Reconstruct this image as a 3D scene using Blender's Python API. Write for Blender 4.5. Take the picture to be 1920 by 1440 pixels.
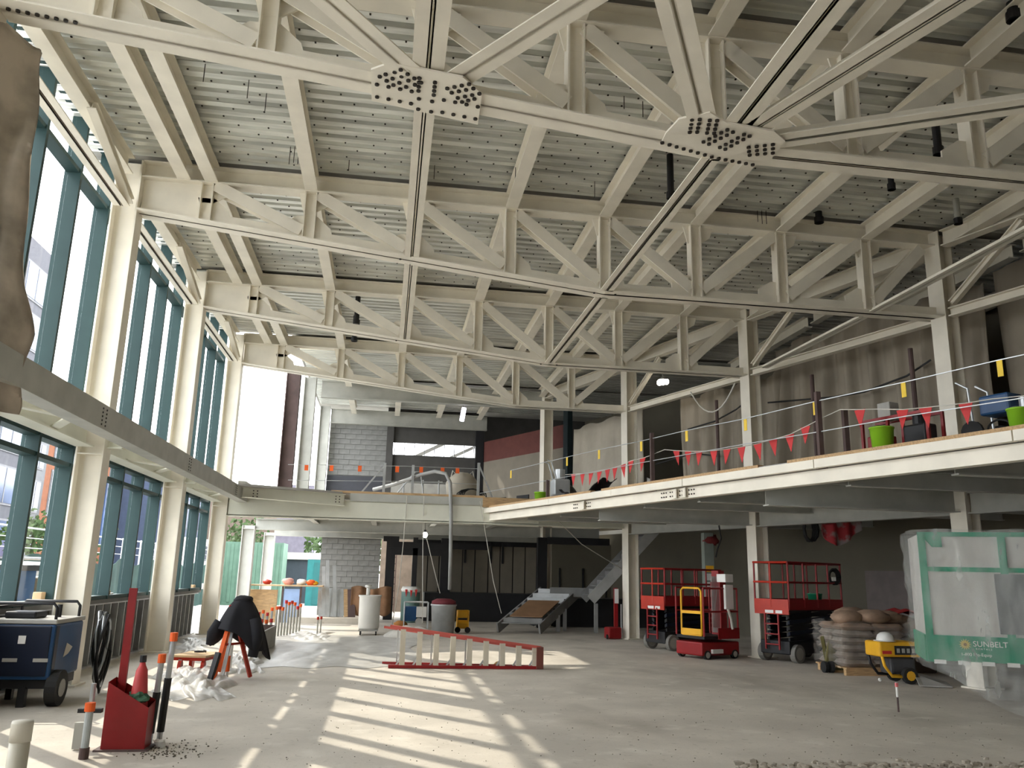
import bpy, math, random
from mathutils import Vector, Matrix
random.seed(7)
for _o in list(bpy.data.objects): bpy.data.objects.remove(_o)
SC = bpy.context.scene
COL = SC.collection

# ---------------------------------------------------------------- camera
FPX, PITCH, YAW, ROLL, EYE = 1530.66, 0.2298, 0.1458, 0.0229, 1.6
_cy, _sy, _cp, _sp = math.cos(YAW), math.sin(YAW), math.cos(PITCH), math.sin(PITCH)
FW = Vector((_sy*_cp, _cy*_cp, _sp)); RT = Vector((_cy, -_sy, 0)); UP = RT.cross(FW)
R2 = RT*math.cos(ROLL) + UP*math.sin(ROLL); U2 = UP*math.cos(ROLL) - RT*math.sin(ROLL)
cam = bpy.data.cameras.new('camera'); camo = bpy.data.objects.new('camera', cam); COL.objects.link(camo)
cam.sensor_width = 36.0; cam.lens = 36.0*FPX/1920.0; cam.clip_end = 500
_m = Matrix.Identity(4)
for _i in range(3):
    _m[_i][0] = R2[_i]; _m[_i][1] = U2[_i]; _m[_i][2] = -FW[_i]
_m[0][3], _m[1][3], _m[2][3] = 0, 0, EYE
camo.matrix_world = _m; SC.camera = camo
def at(x, y, **k):
    """point of the place seen at a photo pixel, on the plane X=, Y= or Z= given"""
    d = FW*FPX + R2*(x-960) + U2*(720-y)
    ax, val = list(k.items())[0]; i = 'XYZ'.index(ax); o = Vector((0, 0, EYE))
    return o + d*((val-o[i])/d[i])

# ---------------------------------------------------------------- world, sun, exposure
w = bpy.data.worlds.new('world'); SC.world = w; w.use_nodes = True
_bg = w.node_tree.nodes['Background']; _bg.inputs[0].default_value = (0.93, 0.965, 1.0, 1); _bg.inputs[1].default_value = 5.6
sun = bpy.data.lights.new('sun', 'SUN'); suno = bpy.data.objects.new('sun', sun); COL.objects.link(suno)
sun.energy = 4.2; sun.angle = 0.0093; sun.color = (1.0, 0.93, 0.80)
suno.rotation_euler = Vector((0.857, -0.986, -1.0)).to_track_quat('-Z', 'Y').to_euler()
suno.location = (-10, 20, 20)
vs = SC.view_settings; vs.view_transform = 'Standard'; vs.look = 'None'; vs.gamma = 1.0; vs.use_curve_mapping = False
vs.exposure = 0.3
SC.cycles.max_bounces = 8; SC.cycles.diffuse_bounces = 6; SC.cycles.transparent_max_bounces = 12
SC.cycles.use_denoising = True; SC.cycles.adaptive_threshold = .02; SC.cycles.sample_clamp_indirect = 6.0

# ---------------------------------------------------------------- helpers
def V(*a): return Vector(a)
class MB:
    def __init__(s): s.v = []; s.f = []
    def add(s, vs, fs):
        n = len(s.v); s.v += [tuple(q) for q in vs]; s.f += [tuple(i+n for i in f) for f in fs]; return s
    def hexa(s, p):
        return s.add(p, [(0,3,2,1),(4,5,6,7),(0,1,5,4),(1,2,6,5),(2,3,7,6),(3,0,4,7)])
    def box(s, c, d, R=None):
        x, y, z = d[0]/2, d[1]/2, d[2]/2; c = Vector(c)
        p = [Vector(q) for q in ((-x,-y,-z),(x,-y,-z),(x,y,-z),(-x,y,-z),(-x,-y,z),(x,-y,z),(x,y,z),(-x,y,z))]
        if R: p = [R @ q for q in p]
        return s.hexa([c+q for q in p])
    def bb(s, a, b):
        return s.box([(a[i]+b[i])/2 for i in range(3)], [abs(b[i]-a[i]) for i in range(3)])
    def beam(s, a, b, wd, ht, so=0, uo=0, up=(0,0,1)):
        a = Vector(a); b = Vector(b); d = (b-a).normalized(); sd = d.cross(Vector(up))
        if sd.length < 1e-4: sd = d.cross(Vector((0,1,0)))
        sd.normalize(); u = sd.cross(d)
        o = sd*so + u*uo; x = sd*wd/2; z = u*ht/2
        return s.hexa([a+o-x-z, a+o+x-z, b+o+x-z, b+o-x-z, a+o-x+z, a+o+x+z, b+o+x+z, b+o-x+z])
    def ib(s, a, b, dp, wd, tf=.02, tw=.014, up=(0,0,1)):
        s.beam(a, b, wd, tf, 0, dp/2-tf/2, up); s.beam(a, b, wd, tf, 0, -dp/2+tf/2, up)
        return s.beam(a, b, tw, dp-2*tf, 0, 0, up)
    def dbl(s, a, b, leg=.12, gap=.02, t=.014, up=(0,0,1), vleg=None):
        """back-to-back angles: flat legs at the bottom, upright legs along the gap"""
        vl = vleg or leg
        for q in (-1, 1):
            s.beam(a, b, leg, t, q*(gap/2+leg/2), t/2, up); s.beam(a, b, t, vl, q*(gap/2+t/2), vl/2, up)
        return s
    def cyl(s, a, b, r0, r1=None, n=12):
        a = Vector(a); b = Vector(b); r1 = r0 if r1 is None else r1
        d = (b-a).normalized(); x = d.orthogonal().normalized(); y = d.cross(x)
        vs = []
        for p, r in ((a, r0), (b, r1)):
            vs += [p + (x*math.cos(2*math.pi*i/n) + y*math.sin(2*math.pi*i/n))*r for i in range(n)]
        return s.add(vs, [(i, (i+1) % n, n+(i+1) % n, n+i) for i in range(n)] + [tuple(range(n-1, -1, -1)), tuple(range(n, 2*n))])
    def tube(s, pts, r, n=6):
        pts = [Vector(p) for p in pts]; vs = []; fs = []; x = None
        for i, p in enumerate(pts):
            d = (pts[min(i+1, len(pts)-1)] - pts[max(i-1, 0)]).normalized()
            if x is None: x = d.orthogonal().normalized()
            x = (x - d*x.dot(d)); x = x.normalized() if x.length > 1e-5 else d.orthogonal().normalized()
            y = d.cross(x); rr = r[i] if isinstance(r, (list, tuple)) else r
            vs += [p + (x*math.cos(2*math.pi*k/n) + y*math.sin(2*math.pi*k/n))*rr for k in range(n)]
        for i in range(len(pts)-1):
            fs += [(i*n+k, i*n+(k+1) % n, (i+1)*n+(k+1) % n, (i+1)*n+k) for k in range(n)]
        m = (len(pts)-1)*n
        return s.add(vs, fs + [tuple(range(n-1, -1, -1)), tuple(range(m, m+n))])
    def lathe(s, prof, c=(0,0,0), n=20):
        c = Vector(c); vs = []; fs = []; k = len(prof)
        for r, z in prof:
            vs += [c + Vector((r*math.cos(2*math.pi*i/n), r*math.sin(2*math.pi*i/n), z)) for i in range(n)]
        for j in range(k-1):
            fs += [(j*n+i, j*n+(i+1) % n, (j+1)*n+(i+1) % n, (j+1)*n+i) for i in range(n)]
        return s.add(vs, fs + [tuple(range(n-1, -1, -1)), tuple(range((k-1)*n, k*n))])
    def prism(s, poly, ext):
        n = len(poly); e = Vector(ext); p = [Vector(q) for q in poly]
        return s.add(p + [q+e for q in p], [tuple(range(n-1, -1, -1)), tuple(range(n, 2*n))] + [(i, (i+1) % n, n+(i+1) % n, n+i) for i in range(n)])
    def blob(s, c, r, n=10, m=7, amp=0.0, seed=0, R=None):
        rnd = random.Random(seed); c = Vector(c); vs = []; fs = []
        for j in range(m+1):
            ph = math.pi*j/m
            for i in range(n):
                th = 2*math.pi*i/n; k = 1 + rnd.uniform(-amp, amp)*(0 < j < m)
                q = Vector((r[0]*math.sin(ph)*math.cos(th)*k, r[1]*math.sin(ph)*math.sin(th)*k, -r[2]*math.cos(ph)*k))
                vs.append(c + (R @ q if R else q))
        for j in range(m):
            fs += [(j*n+i, j*n+(i+1) % n, (j+1)*n+(i+1) % n, (j+1)*n+i) for i in range(n)]
        return s.add(vs, fs)
    def sheet(s, fn, nu, nv, th=None):
        """surface fn(u,v) on a grid; with th it gets a back face that far away"""
        g = [[Vector(fn(i/nu, j/nv)) for i in range(nu+1)] for j in range(nv+1)]
        vs = [p for r_ in g for p in r_]; n = nu+1
        fs = [(j*n+i, j*n+i+1, (j+1)*n+i+1, (j+1)*n+i) for j in range(nv) for i in range(nu)]
        if th:
            t = Vector(th); k = len(vs); vs = vs + [p+t for p in vs]
            fs = fs + [tuple(k+q for q in reversed(f)) for f in fs]
            ring = [i for i in range(n)] + [j*n+nu for j in range(1, nv+1)] + [nv*n+i for i in range(nu-1, -1, -1)] + [j*n for j in range(nv-1, 0, -1)]
            fs += [(ring[(q+1) % len(ring)], ring[q], ring[q]+k, ring[(q+1) % len(ring)]+k) for q in range(len(ring))]
        return s.add(vs, fs)
    def build(s, name, mat, parent=None, smooth=False, bevel=0):
        me = bpy.data.meshes.new(name)
        vs = s.v
        if parent is not None:
            r = parent
            while r.parent is not None: r = r.parent
            if r.type == 'EMPTY':
                L = r.location; R = Matrix.Rotation(-r.rotation_euler[2], 3, 'Z')
                vs = [tuple(R @ (Vector(q)-L)) for q in vs]
        me.from_pydata(vs, [], s.f); me.update()
        if mat is not None: me.materials.append(mat)
        if smooth:
            for p_ in me.polygons: p_.use_smooth = True
        o = bpy.data.objects.new(name, me); COL.objects.link(o)
        if parent is not None: o.parent = parent
        if bevel:
            b = o.modifiers.new('bevel', 'BEVEL'); b.width = bevel; b.segments = 2; b.limit_method = 'ANGLE'
        return o
def thing(name, label, cat, loc=(0,0,0), group=None, rz=0):
    o = bpy.data.objects.new(name, None); COL.objects.link(o); o.location = loc; o.rotation_euler = (0, 0, rz)
    o.empty_display_size = .2
    return tag(o, label, cat, group)
def tag(o, label, cat, group=None, kind=None):
    if label: o['label'] = label
    if cat: o['category'] = cat
    if group: o['group'] = group
    if kind: o['kind'] = kind
    return o
def struct(o, label=None):
    o['kind'] = 'structure'
    if label: o['label'] = label
    return o
def place(o, loc, rz=0):
    o.location = loc; o.rotation_euler = (0, 0, rz); return o
def dup(root, label=None, loc=None, rz=None):
    def cp(o, par):
        c = o.copy(); COL.objects.link(c); c.parent = par
        for ch in o.children: cp(ch, c)
        return c
    r = cp(root, None)
    if label: r['label'] = label
    if loc is not None: r.location = loc
    if rz is not None: r.rotation_euler = (0, 0, rz)
    return r
ORD = ['first', 'second', 'third', 'fourth', 'fifth', 'sixth', 'seventh', 'eighth', 'ninth', 'tenth', 'eleventh', 'twelfth']
def ordn(i): return ORD[i] if i < 12 else '%dth' % (i+1)

# ---------------------------------------------------------------- materials
def M(name, col, rough=.6, metal=0.0, var=.10, scale=3.0, bump=0.0, bscale=30.0, spec=.4, stretch=None, col2=None, lo=.35, hi=.65):
    m = bpy.data.materials.new(name); m.use_nodes = True; nt = m.node_tree; b = nt.nodes['Principled BSDF']
    b.inputs['Roughness'].default_value = rough; b.inputs['Metallic'].default_value = metal
    b.inputs['Specular IOR Level'].default_value = spec
    tc = nt.nodes.new('ShaderNodeTexCoord'); mp = nt.nodes.new('ShaderNodeMapping'); nt.links.new(tc.outputs['Object'], mp.inputs[0])
    if stretch: mp.inputs['Scale'].default_value = stretch
    nz = nt.nodes.new('ShaderNodeTexNoise'); nz.inputs['Scale'].default_value = scale; nz.inputs['Detail'].default_value = 5
    nt.links.new(mp.outputs[0], nz.inputs[0])
    mr = nt.nodes.new('ShaderNodeMapRange'); mr.inputs[1].default_value = lo; mr.inputs[2].default_value = hi
    nt.links.new(nz.outputs[0], mr.inputs[0])
    mx = nt.nodes.new('ShaderNodeMix'); mx.data_type = 'RGBA'
    nt.links.new(mr.outputs[0], mx.inputs[0])
    c1 = tuple(min(1, c*(1+var)) for c in col); c2 = col2 if col2 else tuple(c*(1-var) for c in col)
    mx.inputs[6].default_value = (*c2, 1); mx.inputs[7].default_value = (*c1, 1)
    nt.links.new(mx.outputs[2], b.inputs['Base Color'])
    if bump:
        n2 = nt.nodes.new('ShaderNodeTexNoise'); n2.inputs['Scale'].default_value = bscale; nt.links.new(mp.outputs[0], n2.inputs[0])
        bp = nt.nodes.new('ShaderNodeBump'); bp.inputs['Strength'].default_value = bump; bp.inputs['Distance'].default_value = .02
        nt.links.new(n2.outputs[0], bp.inputs['Height']); nt.links.new(bp.outputs[0], b.inputs['Normal'])
    return m
def EM(name, col, st):
    m = bpy.data.materials.new(name); m.use_nodes = True; b = m.node_tree.nodes['Principled BSDF']
    b.inputs['Emission Color'].default_value = (*col, 1); b.inputs['Emission Strength'].default_value = st
    return m
def PLAS(name, col, alpha, rough=.25, bump=.6, bscale=6, stretch=None, spread=.15):
    """thin see-through film: part clear, part milky"""
    m = bpy.data.materials.new(name); m.use_nodes = True; nt = m.node_tree; b = nt.nodes['Principled BSDF']
    b.inputs['Base Color'].default_value = (*col, 1); b.inputs['Roughness'].default_value = rough
    tr = nt.nodes.new('ShaderNodeBsdfTransparent'); mx = nt.nodes.new('ShaderNodeMixShader'); out = nt.nodes['Material Output']
    tc = nt.nodes.new('ShaderNodeTexCoord'); nz = nt.nodes.new('ShaderNodeTexNoise'); nz.inputs['Scale'].default_value = bscale
    nz.inputs['Detail'].default_value = 4; mp = nt.nodes.new('ShaderNodeMapping'); nt.links.new(tc.outputs['Object'], mp.inputs[0]); nt.links.new(mp.outputs[0], nz.inputs[0])
    if stretch: mp.inputs['Scale'].default_value = stretch; mp.inputs['Rotation'].default_value = (.0, .35, 0)
    mr = nt.nodes.new('ShaderNodeMapRange'); mr.inputs[1].default_value = .35; mr.inputs[2].default_value = .68
    mr.inputs[3].default_value = max(0, alpha-spread); mr.inputs[4].default_value = min(1, alpha+spread)
    nt.links.new(nz.outputs[0], mr.inputs[0]); nt.links.new(mr.outputs[0], mx.inputs[0])
    nt.links.new(tr.outputs[0], mx.inputs[1]); nt.links.new(b.outputs[0], mx.inputs[2]); nt.links.new(mx.outputs[0], out.inputs[0])
    if bump:
        bp = nt.nodes.new('ShaderNodeBump'); bp.inputs['Strength'].default_value = bump; bp.inputs['Distance'].default_value = .03
        nt.links.new(nz.outputs[0], bp.inputs['Height']); nt.links.new(bp.outputs[0], b.inputs['Normal'])
    return m
m_steel = M('white_primed_steel', (.82, .77, .66), .55, var=.06, scale=2.0)
m_steel2 = M('pale_grey_green_steel', (.70, .695, .59), .55, var=.07, scale=1.2)
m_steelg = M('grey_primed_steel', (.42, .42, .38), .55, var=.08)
m_deck = M('galvanised_deck', (.70, .71, .67), .38, metal=.55, var=.22, scale=2.2, stretch=(.35, 3, 1))
m_bolt = M('dark_bolt_steel', (.03, .025, .02), .5, metal=.3)
m_teal = M('dark_green_aluminium', (.022, .05, .05), .55, var=.06, spec=.25)
m_conc = M('trowelled_concrete', (.53, .485, .415), .75, var=.12, scale=.9, bump=.12, bscale=22)
def _stain(m):
    nt = m.node_tree; b = nt.nodes['Principled BSDF']; src = b.inputs['Base Color'].links[0].from_socket
    tc = nt.nodes.new('ShaderNodeTexCoord')
    def nz(sc, det, st=None):
        n = nt.nodes.new('ShaderNodeTexNoise'); n.inputs['Scale'].default_value = sc; n.inputs['Detail'].default_value = det
        mp = nt.nodes.new('ShaderNodeMapping'); nt.links.new(tc.outputs['Object'], mp.inputs[0])
        if st: mp.inputs['Scale'].default_value = st
        nt.links.new(mp.outputs[0], n.inputs[0]); return n
    def layer(src, n, lo, hi, col, k):
        r = nt.nodes.new('ShaderNodeMapRange'); r.inputs[1].default_value = lo; r.inputs[2].default_value = hi; r.inputs[3].default_value = 0; r.inputs[4].default_value = k
        nt.links.new(n.outputs[0], r.inputs[0]); x = nt.nodes.new('ShaderNodeMix'); x.data_type = 'RGBA'; nt.links.new(r.outputs[0], x.inputs[0])
        nt.links.new(src, x.inputs[6]); x.inputs[7].default_value = (*col, 1); return x.outputs[2]
    s_ = layer(src, nz(.55, 8, (1, .6, 1)), .56, .68, (.30, .265, .215), .55)
    s_ = layer(s_, nz(2.3, 9), .58, .70, (.70, .66, .58), .5)
    s_ = layer(s_, nz(11, 6), .60, .72, (.28, .25, .20), .45)
    s_ = layer(s_, nz(60, 3), .58, .75, (.34, .30, .24), .5)
    nt.links.new(s_, b.inputs['Base Color'])
_stain(m_conc)
m_concg = M('grey_concrete', (.38, .37, .34), .85, var=.1)
m_cmu = M('grey_concrete_block', (.23, .23, .22), .9, var=.12, scale=5, bump=.2, bscale=60)
m_mortar = M('mortar', (.22, .22, .21), .95)
m_wood = M('raw_lumber', (.50, .33, .17), .7, var=.2, scale=6, stretch=(1, 8, 8))
m_ply = M('plywood', (.55, .38, .21), .7, var=.12, scale=4)
m_tarp = M('dusty_tarpaulin', (.29, .25, .195), .75, var=.12, scale=1.3)
m_black = M('black_paint', (.012, .012, .014), .5, var=.2)
m_rubber = M('black_rubber', (.02, .02, .02), .8)
m_red = M('red_machine_paint', (.26, .010, .012), .4, var=.1)
m_redo = M('orange_red_paint', (.44, .028, .010), .4, var=.1)
m_orange = M('safety_orange', (.85, .13, .02), .55, var=.08)
m_yel = M('machine_yellow', (.80, .42, .02), .45, var=.08)
m_galv = M('galvanised_steel', (.50, .52, .53), .35, metal=.5, var=.12)
m_drywall = M('beige_board', (.21, .185, .145), .85, var=.05)
m_white = M('white_plastic', (.78, .77, .73), .5, var=.04)
m_blue = M('blue_machine_paint', (.012, .06, .16), .4, var=.1)
m_navy = M('dark_navy_panel', (.006, .011, .028), .4, var=.1)
m_lime = M('lime_plastic', (.30, .62, .03), .45, var=.05)
m_cable = M('black_cable', (.015, .015, .015), .6)
m_rope = M('pale_rope', (.60, .58, .52), .8)
m_pen = M('red_pennant', (.55, .03, .03), .6)
m_tagy = M('yellow_tag', (.80, .55, .05), .6)
# ================================================================ main dimensions
S = 4.79; YT = [2.95, 7.74, 12.53, 17.32, 22.11, 26.9, 31.7]      # truss lines T0..T4, then two plain beam lines
XL = -4.08                                                        # room face of the window-side columns
def XR(y): return 7.98 - .3055*(y-17.32)                          # column line of the balcony side
def XE(y): return 2.6 + .318*(22.0-y)                             # free edge of the balcony
ZL, ZK, ZT, XK = 6.95, 6.18, 7.80, 3.35
RZ = math.atan(.3055)
def zbot(x): return ZK if x >= XK else ZL + (ZK-ZL)*(x-XL)/(XK-XL)
PX = [-3.45, -3.04, -1.5, .15, 1.75, 3.35, 4.95, 6.5, 8.1]

# ---------------------------------------------------------------- floor, ground outside
fl = struct(MB().bb((-4.8, -8, -.25), (19, 40, 0)).build('floor', m_conc), 'dusty pale concrete slab')
m_asph = M('pale_paving', (.42, .41, .39), .9, var=.2, scale=.6)
struct(MB().bb((-120, -30, -.5), (-4.8, 200, -.27)).build('ground_outside', m_asph), 'grey street ground outside the windows')
struct(MB().bb((-4.8, 40, -.5), (60, 200, -.27)).build('ground_behind', m_asph), 'grey ground behind the building')

# ---------------------------------------------------------------- ceiling: fluted steel deck, sheet by sheet
ceil = struct(MB().prism([(-5.0, -8, 7.93), (19, -8, 7.93), (19, 33, 7.93), (-2.9, 33, 7.93), (-2.9, 22.4, 7.93), (-5.0, 22.4, 7.93)], (0, 0, .16)).build('ceiling', m_concg), 'roof slab over fluted steel deck')
def deck_sheet(x0, x1, y0, y1):
    mb = MB(); n = max(1, round((y1-y0)/.21)); p = (y1-y0)/n; z1, z0 = 7.925, 7.862
    prof = []
    for i in range(n):
        y = y0+i*p; prof += [(y, z0), (y+p*.52, z0), (y+p*.62, z1), (y+p*.9, z1)]
    prof.append((y1, z0))
    k = len(prof)
    return mb.add([(x0, y, z) for y, z in prof]+[(x1, y, z) for y, z in prof], [(i, i+1, k+i+1, k+i) for i in range(k-1)])
for i in range(len(YT)-2, -1, -1):
    a, b = YT[i]+.14, YT[i+1]-.14
    for q in range(5):
        y0, y1 = a+(b-a)*q/5, a+(b-a)*(q+1)/5
        deck_sheet(-4.9 if i < 4 else -2.8, 14.5, y0+.004, y1-.004).build('deck_panel', m_deck, ceil)
scr = MB()
for i in (1, 2):
    n = round((S-.28)/.21); p = (S-.28)/n
    for k in range(n):
        y = YT[i]+.14+k*p+p*.26; x = -4.3+.17*(k % 2)
        while x < 11:
            scr.box((x, y, 7.856), (.022, .022, .014)); x += .42
tag(scr.build('deck_screw', m_bolt, ceil), None, None, kind='stuff')

# ---------------------------------------------------------------- roof trusses
CL = .185                                                         # width of one flat leg of a bottom chord
def truss(Y, xr, label, detail=1):
    t = thing('roof_truss', label, 'truss', (XL, Y, ZL), 'roof trusses')
    MB().ib((XL+.002, Y, ZT-.14), (xr, Y, ZT-.14), .28, .26, .022, .016).build('top_chord', m_steel, t)
    MB().dbl((XL, Y, zbot(XL)), (XK, Y, ZK), CL, .024, .018, vleg=.2).dbl((XK, Y, ZK), (xr, Y, ZK), CL, .024, .018, vleg=.2).build('bottom_chord', m_steel, t)
    nodes = [x for x in [-3.1, -1.5, .15, 1.75, 3.35, 4.95, 6.5, 8.1] if x < xr-.6] + [xr-.15]
    zt = ZT-.28
    for x in nodes[:-1]:
        MB().ib((x, Y, zbot(x)+.025), (x, Y, zt+.012), .19, .20, .018, .016, up=(1, 0, 0)).build('vertical', m_steel, t)
    for i in range(len(nodes)-1):
        x0, x1 = nodes[i], nodes[i+1]
        if x1 <= 5.0: a, b = (x0, zt+.03), (x1, zbot(x1)+.12)
        else: a, b = (x0, zbot(x0)+.12), (x1, zt+.03)
        ds = Vector((b[0]-a[0], 0, b[1]-a[1])).normalized()*.12
        MB().ib(V(a[0], Y, a[1])+ds, V(b[0], Y, b[1])-ds, .18, .19, .018, .016, up=(0, 1, 0)).build('diagonal', m_steel, t)
    # stub end panel at the window-side column
    MB().prism([(XL+.01, Y-.008, zbot(XL)+.03), (-3.1, Y-.008, zbot(-3.1)+.03), (-3.1, Y-.008, zt+.01), (XL+.01, Y-.008, zt+.01)], (0, .016, 0)).build('end_plate', m_steel, t)
    for x in nodes[:-1]:
        z = zbot(x); w1 = .42
        MB().prism([(x-w1, Y-.011, zbot(x-w1)+.03), (x+w1, Y-.011, zbot(x+w1)+.03), (x+w1*.8, Y-.011, z+.26), (x+.12, Y-.011, z+.45), (x-.2, Y-.011, z+.45), (x-w1, Y-.011, z+.3)], (0, .022, 0)).build('gusset_plate', m_steel, t)
        MB().prism([(x-.2, Y-.011, zt+.008), (x+.34, Y-.011, zt+.008), (x+.28, Y-.011, zt-.18), (x+.1, Y-.011, zt-.3), (x-.12, Y-.011, zt-.3)], (0, .022, 0)).build('gusset_plate', m_steel, t)
    return t
TL = ['white steel roof truss right overhead, behind the photographer', 'nearest white roof truss, with large dark-bolted gusset plates underneath', 'second nearest white roof truss, meeting the window columns',
      'third white roof truss from the viewer', 'farthest white roof truss, last before the block end wall']
TR = []
for i in range(5):
    TR.append(truss(YT[i], XR(YT[i])-.02, TL[i]))
bolt_me = MB().cyl((0, 0, 0), (0, 0, -.018), .024, n=8)
def bolt(parent, loc, axis='Z', r=1.0):
    key = 'bolt_'+axis
    if key not in bpy.data.meshes:
        ax = {'Z': V(0, 0, -.018), 'Y': V(0, -.018, 0), 'X': V(.018, 0, 0)}[axis]
        me = bpy.data.meshes.new(key); b = MB().cyl((0, 0, 0), ax, .023, n=8); me.from_pydata(b.v, [], b.f); me.materials.append(m_bolt)
    o = bpy.data.objects.new('bolt', bpy.data.meshes[key]); COL.objects.link(o); o.parent = parent
    rt = parent
    while rt.parent: rt = rt.parent
    L = rt.location if rt.type == 'EMPTY' else V(0, 0, 0)
    o.location = Matrix.Rotation(-rt.rotation_euler[2], 3, 'Z') @ (V(*loc)-L); o.scale = (r, r, r)
    return o
# big horizontal gussets under the nearest truss
t1 = TR[1]
def hgus(poly, zf, t, rows):
    g = MB().add([(x, y, zf(x)-.001) for x, y in poly]+[(x, y, zf(x)-.022) for x, y in poly],
                 [tuple(range(len(poly))), tuple(range(2*len(poly)-1, len(poly)-1, -1))]+[(i, len(poly)+i, len(poly)+(i+1) % len(poly), (i+1) % len(poly)) for i in range(len(poly))]).build('gusset_plate', m_steel, t)
    g['label'] = 'large bolted gusset plate'
    for (x0, y0, dx, dy, n) in rows:
        for k in range(n):
            x, y = x0+dx*k, y0+dy*k; bolt(g, (x, y, zf(x)-.022))
    return g
Yc = YT[1]
zA = lambda x: zbot(x)-.012
hgus([(-.42, Yc-.28), (-.22, Yc-.47), (.5, Yc-.47), (.72, Yc-.25), (.74, Yc+.34), (-.42, Yc+.28)], zA, t1,
     [(-.36, Yc-.06, .12, .0, 4), (-.36, Yc+.17, .12, 0, 4), (.34, Yc-.02, .12, 0, 4), (.34, Yc+.22, .12, 0, 4),
      (.07, Yc-.32, 0, .075, 4), (.23, Yc-.30, 0, .075, 4), (.08, Yc+.05, 0, .2, 2), (.22, Yc+.05, 0, .2, 2),
      (-.33, Yc-.21, .07, .05, 4), (-.27, Yc-.27, .07, .05, 4), (-.18, Yc-.34, .07, .05, 4), (-.12, Yc-.40, .07, .05, 4),
      (.36, Yc-.24, .07, -.05, 4), (.41, Yc-.18, .07, -.05, 4), (.48, Yc-.11, .07, -.05, 4), (.53, Yc-.05, .06, -.05, 3)])
zB = lambda x: zbot(x)-.012
hgus([(2.70, Yc-.2), (2.74, Yc-.5), (2.98, Yc-.72), (3.22, Yc-.6), (3.42, Yc-.6), (3.75, Yc-.56), (3.95, Yc-.4), (3.98, Yc+.02), (3.4, Yc+.1), (2.72, Yc+.02)], zB, t1,
     [(2.72, Yc-.03, .085, .012, 14), (2.86, Yc-.55, .02, .075, 4), (2.93, Yc-.58, .02, .075, 4), (3.03, Yc-.6, .02, .075, 4), (3.1, Yc-.62, .02, .075, 4),
      (3.26, Yc-.5, -.035, .075, 5), (3.33, Yc-.48, -.035, .075, 5), (3.46, Yc-.46, -.035, .075, 5), (3.53, Yc-.44, -.035, .075, 5),
      (3.62, Yc-.22, .075, -.035, 4), (3.66, Yc-.14, .075, -.035, 4), (3.7, Yc-.07, .075, -.03, 4)])
for k in range(8): bolt(TR[1], (XL+.1+.09*k, Yc-.05, zbot(XL+.1+.09*k)-.004))
for q, (i, xs) in enumerate(((2, (.15, 3.35)), (3, (.15, 3.35)))):
    for x in xs:
        for a in (-.18, .18): bolt(TR[i], (x+a, YT[i]-.06, zbot(x)-.002), r=.8)

# ---------------------------------------------------------------- purlins
def lab_bay(i): return ['over the viewer', 'between the nearest and second truss', 'between the second and third truss', 'between the third and farthest truss', 'behind the farthest truss', 'by the block end wall'][i]
for i in range(6):
    a, b = YT[i]+.132, YT[i+1]-.132
    xs = [x for x in PX] + [9.7, 11.2, 12.8]
    if i >= 4: xs = [-1.5, .15, 1.75, 3.35, 4.95, 6.5]
    n = 0
    for x in xs:
        if i >= 4 and x > XR(b): continue
        p = MB().ib((x, a, ZT-.135), (x, b, ZT-.135), .27, .2, .02, .014).build('roof_purlin', m_steel)
        tag(p, '%s white steel roof purlin from the window wall, %s' % (ordn(n), lab_bay(i)), 'purlin', 'roof purlins'); n += 1
for i, y in ((5, YT[5]), (6, YT[6])):
    o = MB().ib((-2.38, y, 7.42), (XR(y)+.1, y, 7.42), .56, .24, .025, .016).build('roof_girder', m_steelg)
    tag(o, 'plain grey roof girder %s the farthest truss' % ('one bay behind' if i == 5 else 'two bays behind'), 'girder', 'plain roof girders')

# ---------------------------------------------------------------- bracing in the bottom chord plane
def brace(pts, label, leg=.105, name='truss_brace'):
    mb = MB()
    for a, b in zip(pts[:-1], pts[1:]): mb.dbl(a, b, leg, .02, .014)
    return tag(mb.build(name, m_steel), label, 'brace', 'bottom chord braces')
for i in range(4):
    w0 = ['over the viewer', 'between nearest and second truss', 'between second and third truss', 'between third and farthest truss'][i]
    y0, y1 = YT[i]+.16, YT[i+1]-.16
    if i < 3:
        brace([(.15, y0, zbot(.15)), (.15, y1, zbot(.15))], 'straight white brace in line with the bolted plate, '+w0, .15 if i == 0 else .105)
        brace([(3.35, y0, ZK), (3.35, y1, ZK)], 'white brace along the kink of the trusses, '+w0, .14 if i == 0 else .1)
    if i < 3:
        xb = 8.1 if i < 2 else 8.02
        brace([(8.1, y0, ZK-.02), (xb, y1-(.75 if i == 2 else 0), ZK-.02)], 'slender white brace near the balcony columns, '+w0, .075)
z0 = zbot(.15)
Y0, Y1 = YT[0], YT[1]
brace([(-.02, Y1-.36, z0-.02), (-2.0, Y0+2.4, 6.8)], 'diagonal white brace from the nearest gusset up to the left', .135, 'diagonal_brace')
brace([(.42, Y1-.30, z0-.02), (1.66, Y0+2.55, 6.36)], 'diagonal white brace from the nearest gusset up to the right', .135, 'diagonal_brace')
brace([(3.0, Y1-.5, ZK), (2.02, Y0+2.55, 6.33)], 'diagonal white brace leaning left from the kinked gusset', .135, 'diagonal_brace')
brace([(3.5, Y1-.35, ZK), (4.9, Y0+.6, ZK)], 'broad white brace leaning right from the kinked gusset', .135, 'diagonal_brace')
brace([(3.72, Y1-.22, ZK), (8.0, Y0+2.3, ZK)], 'long flat white brace from the kinked gusset toward the balcony', .135, 'diagonal_brace')

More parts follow.
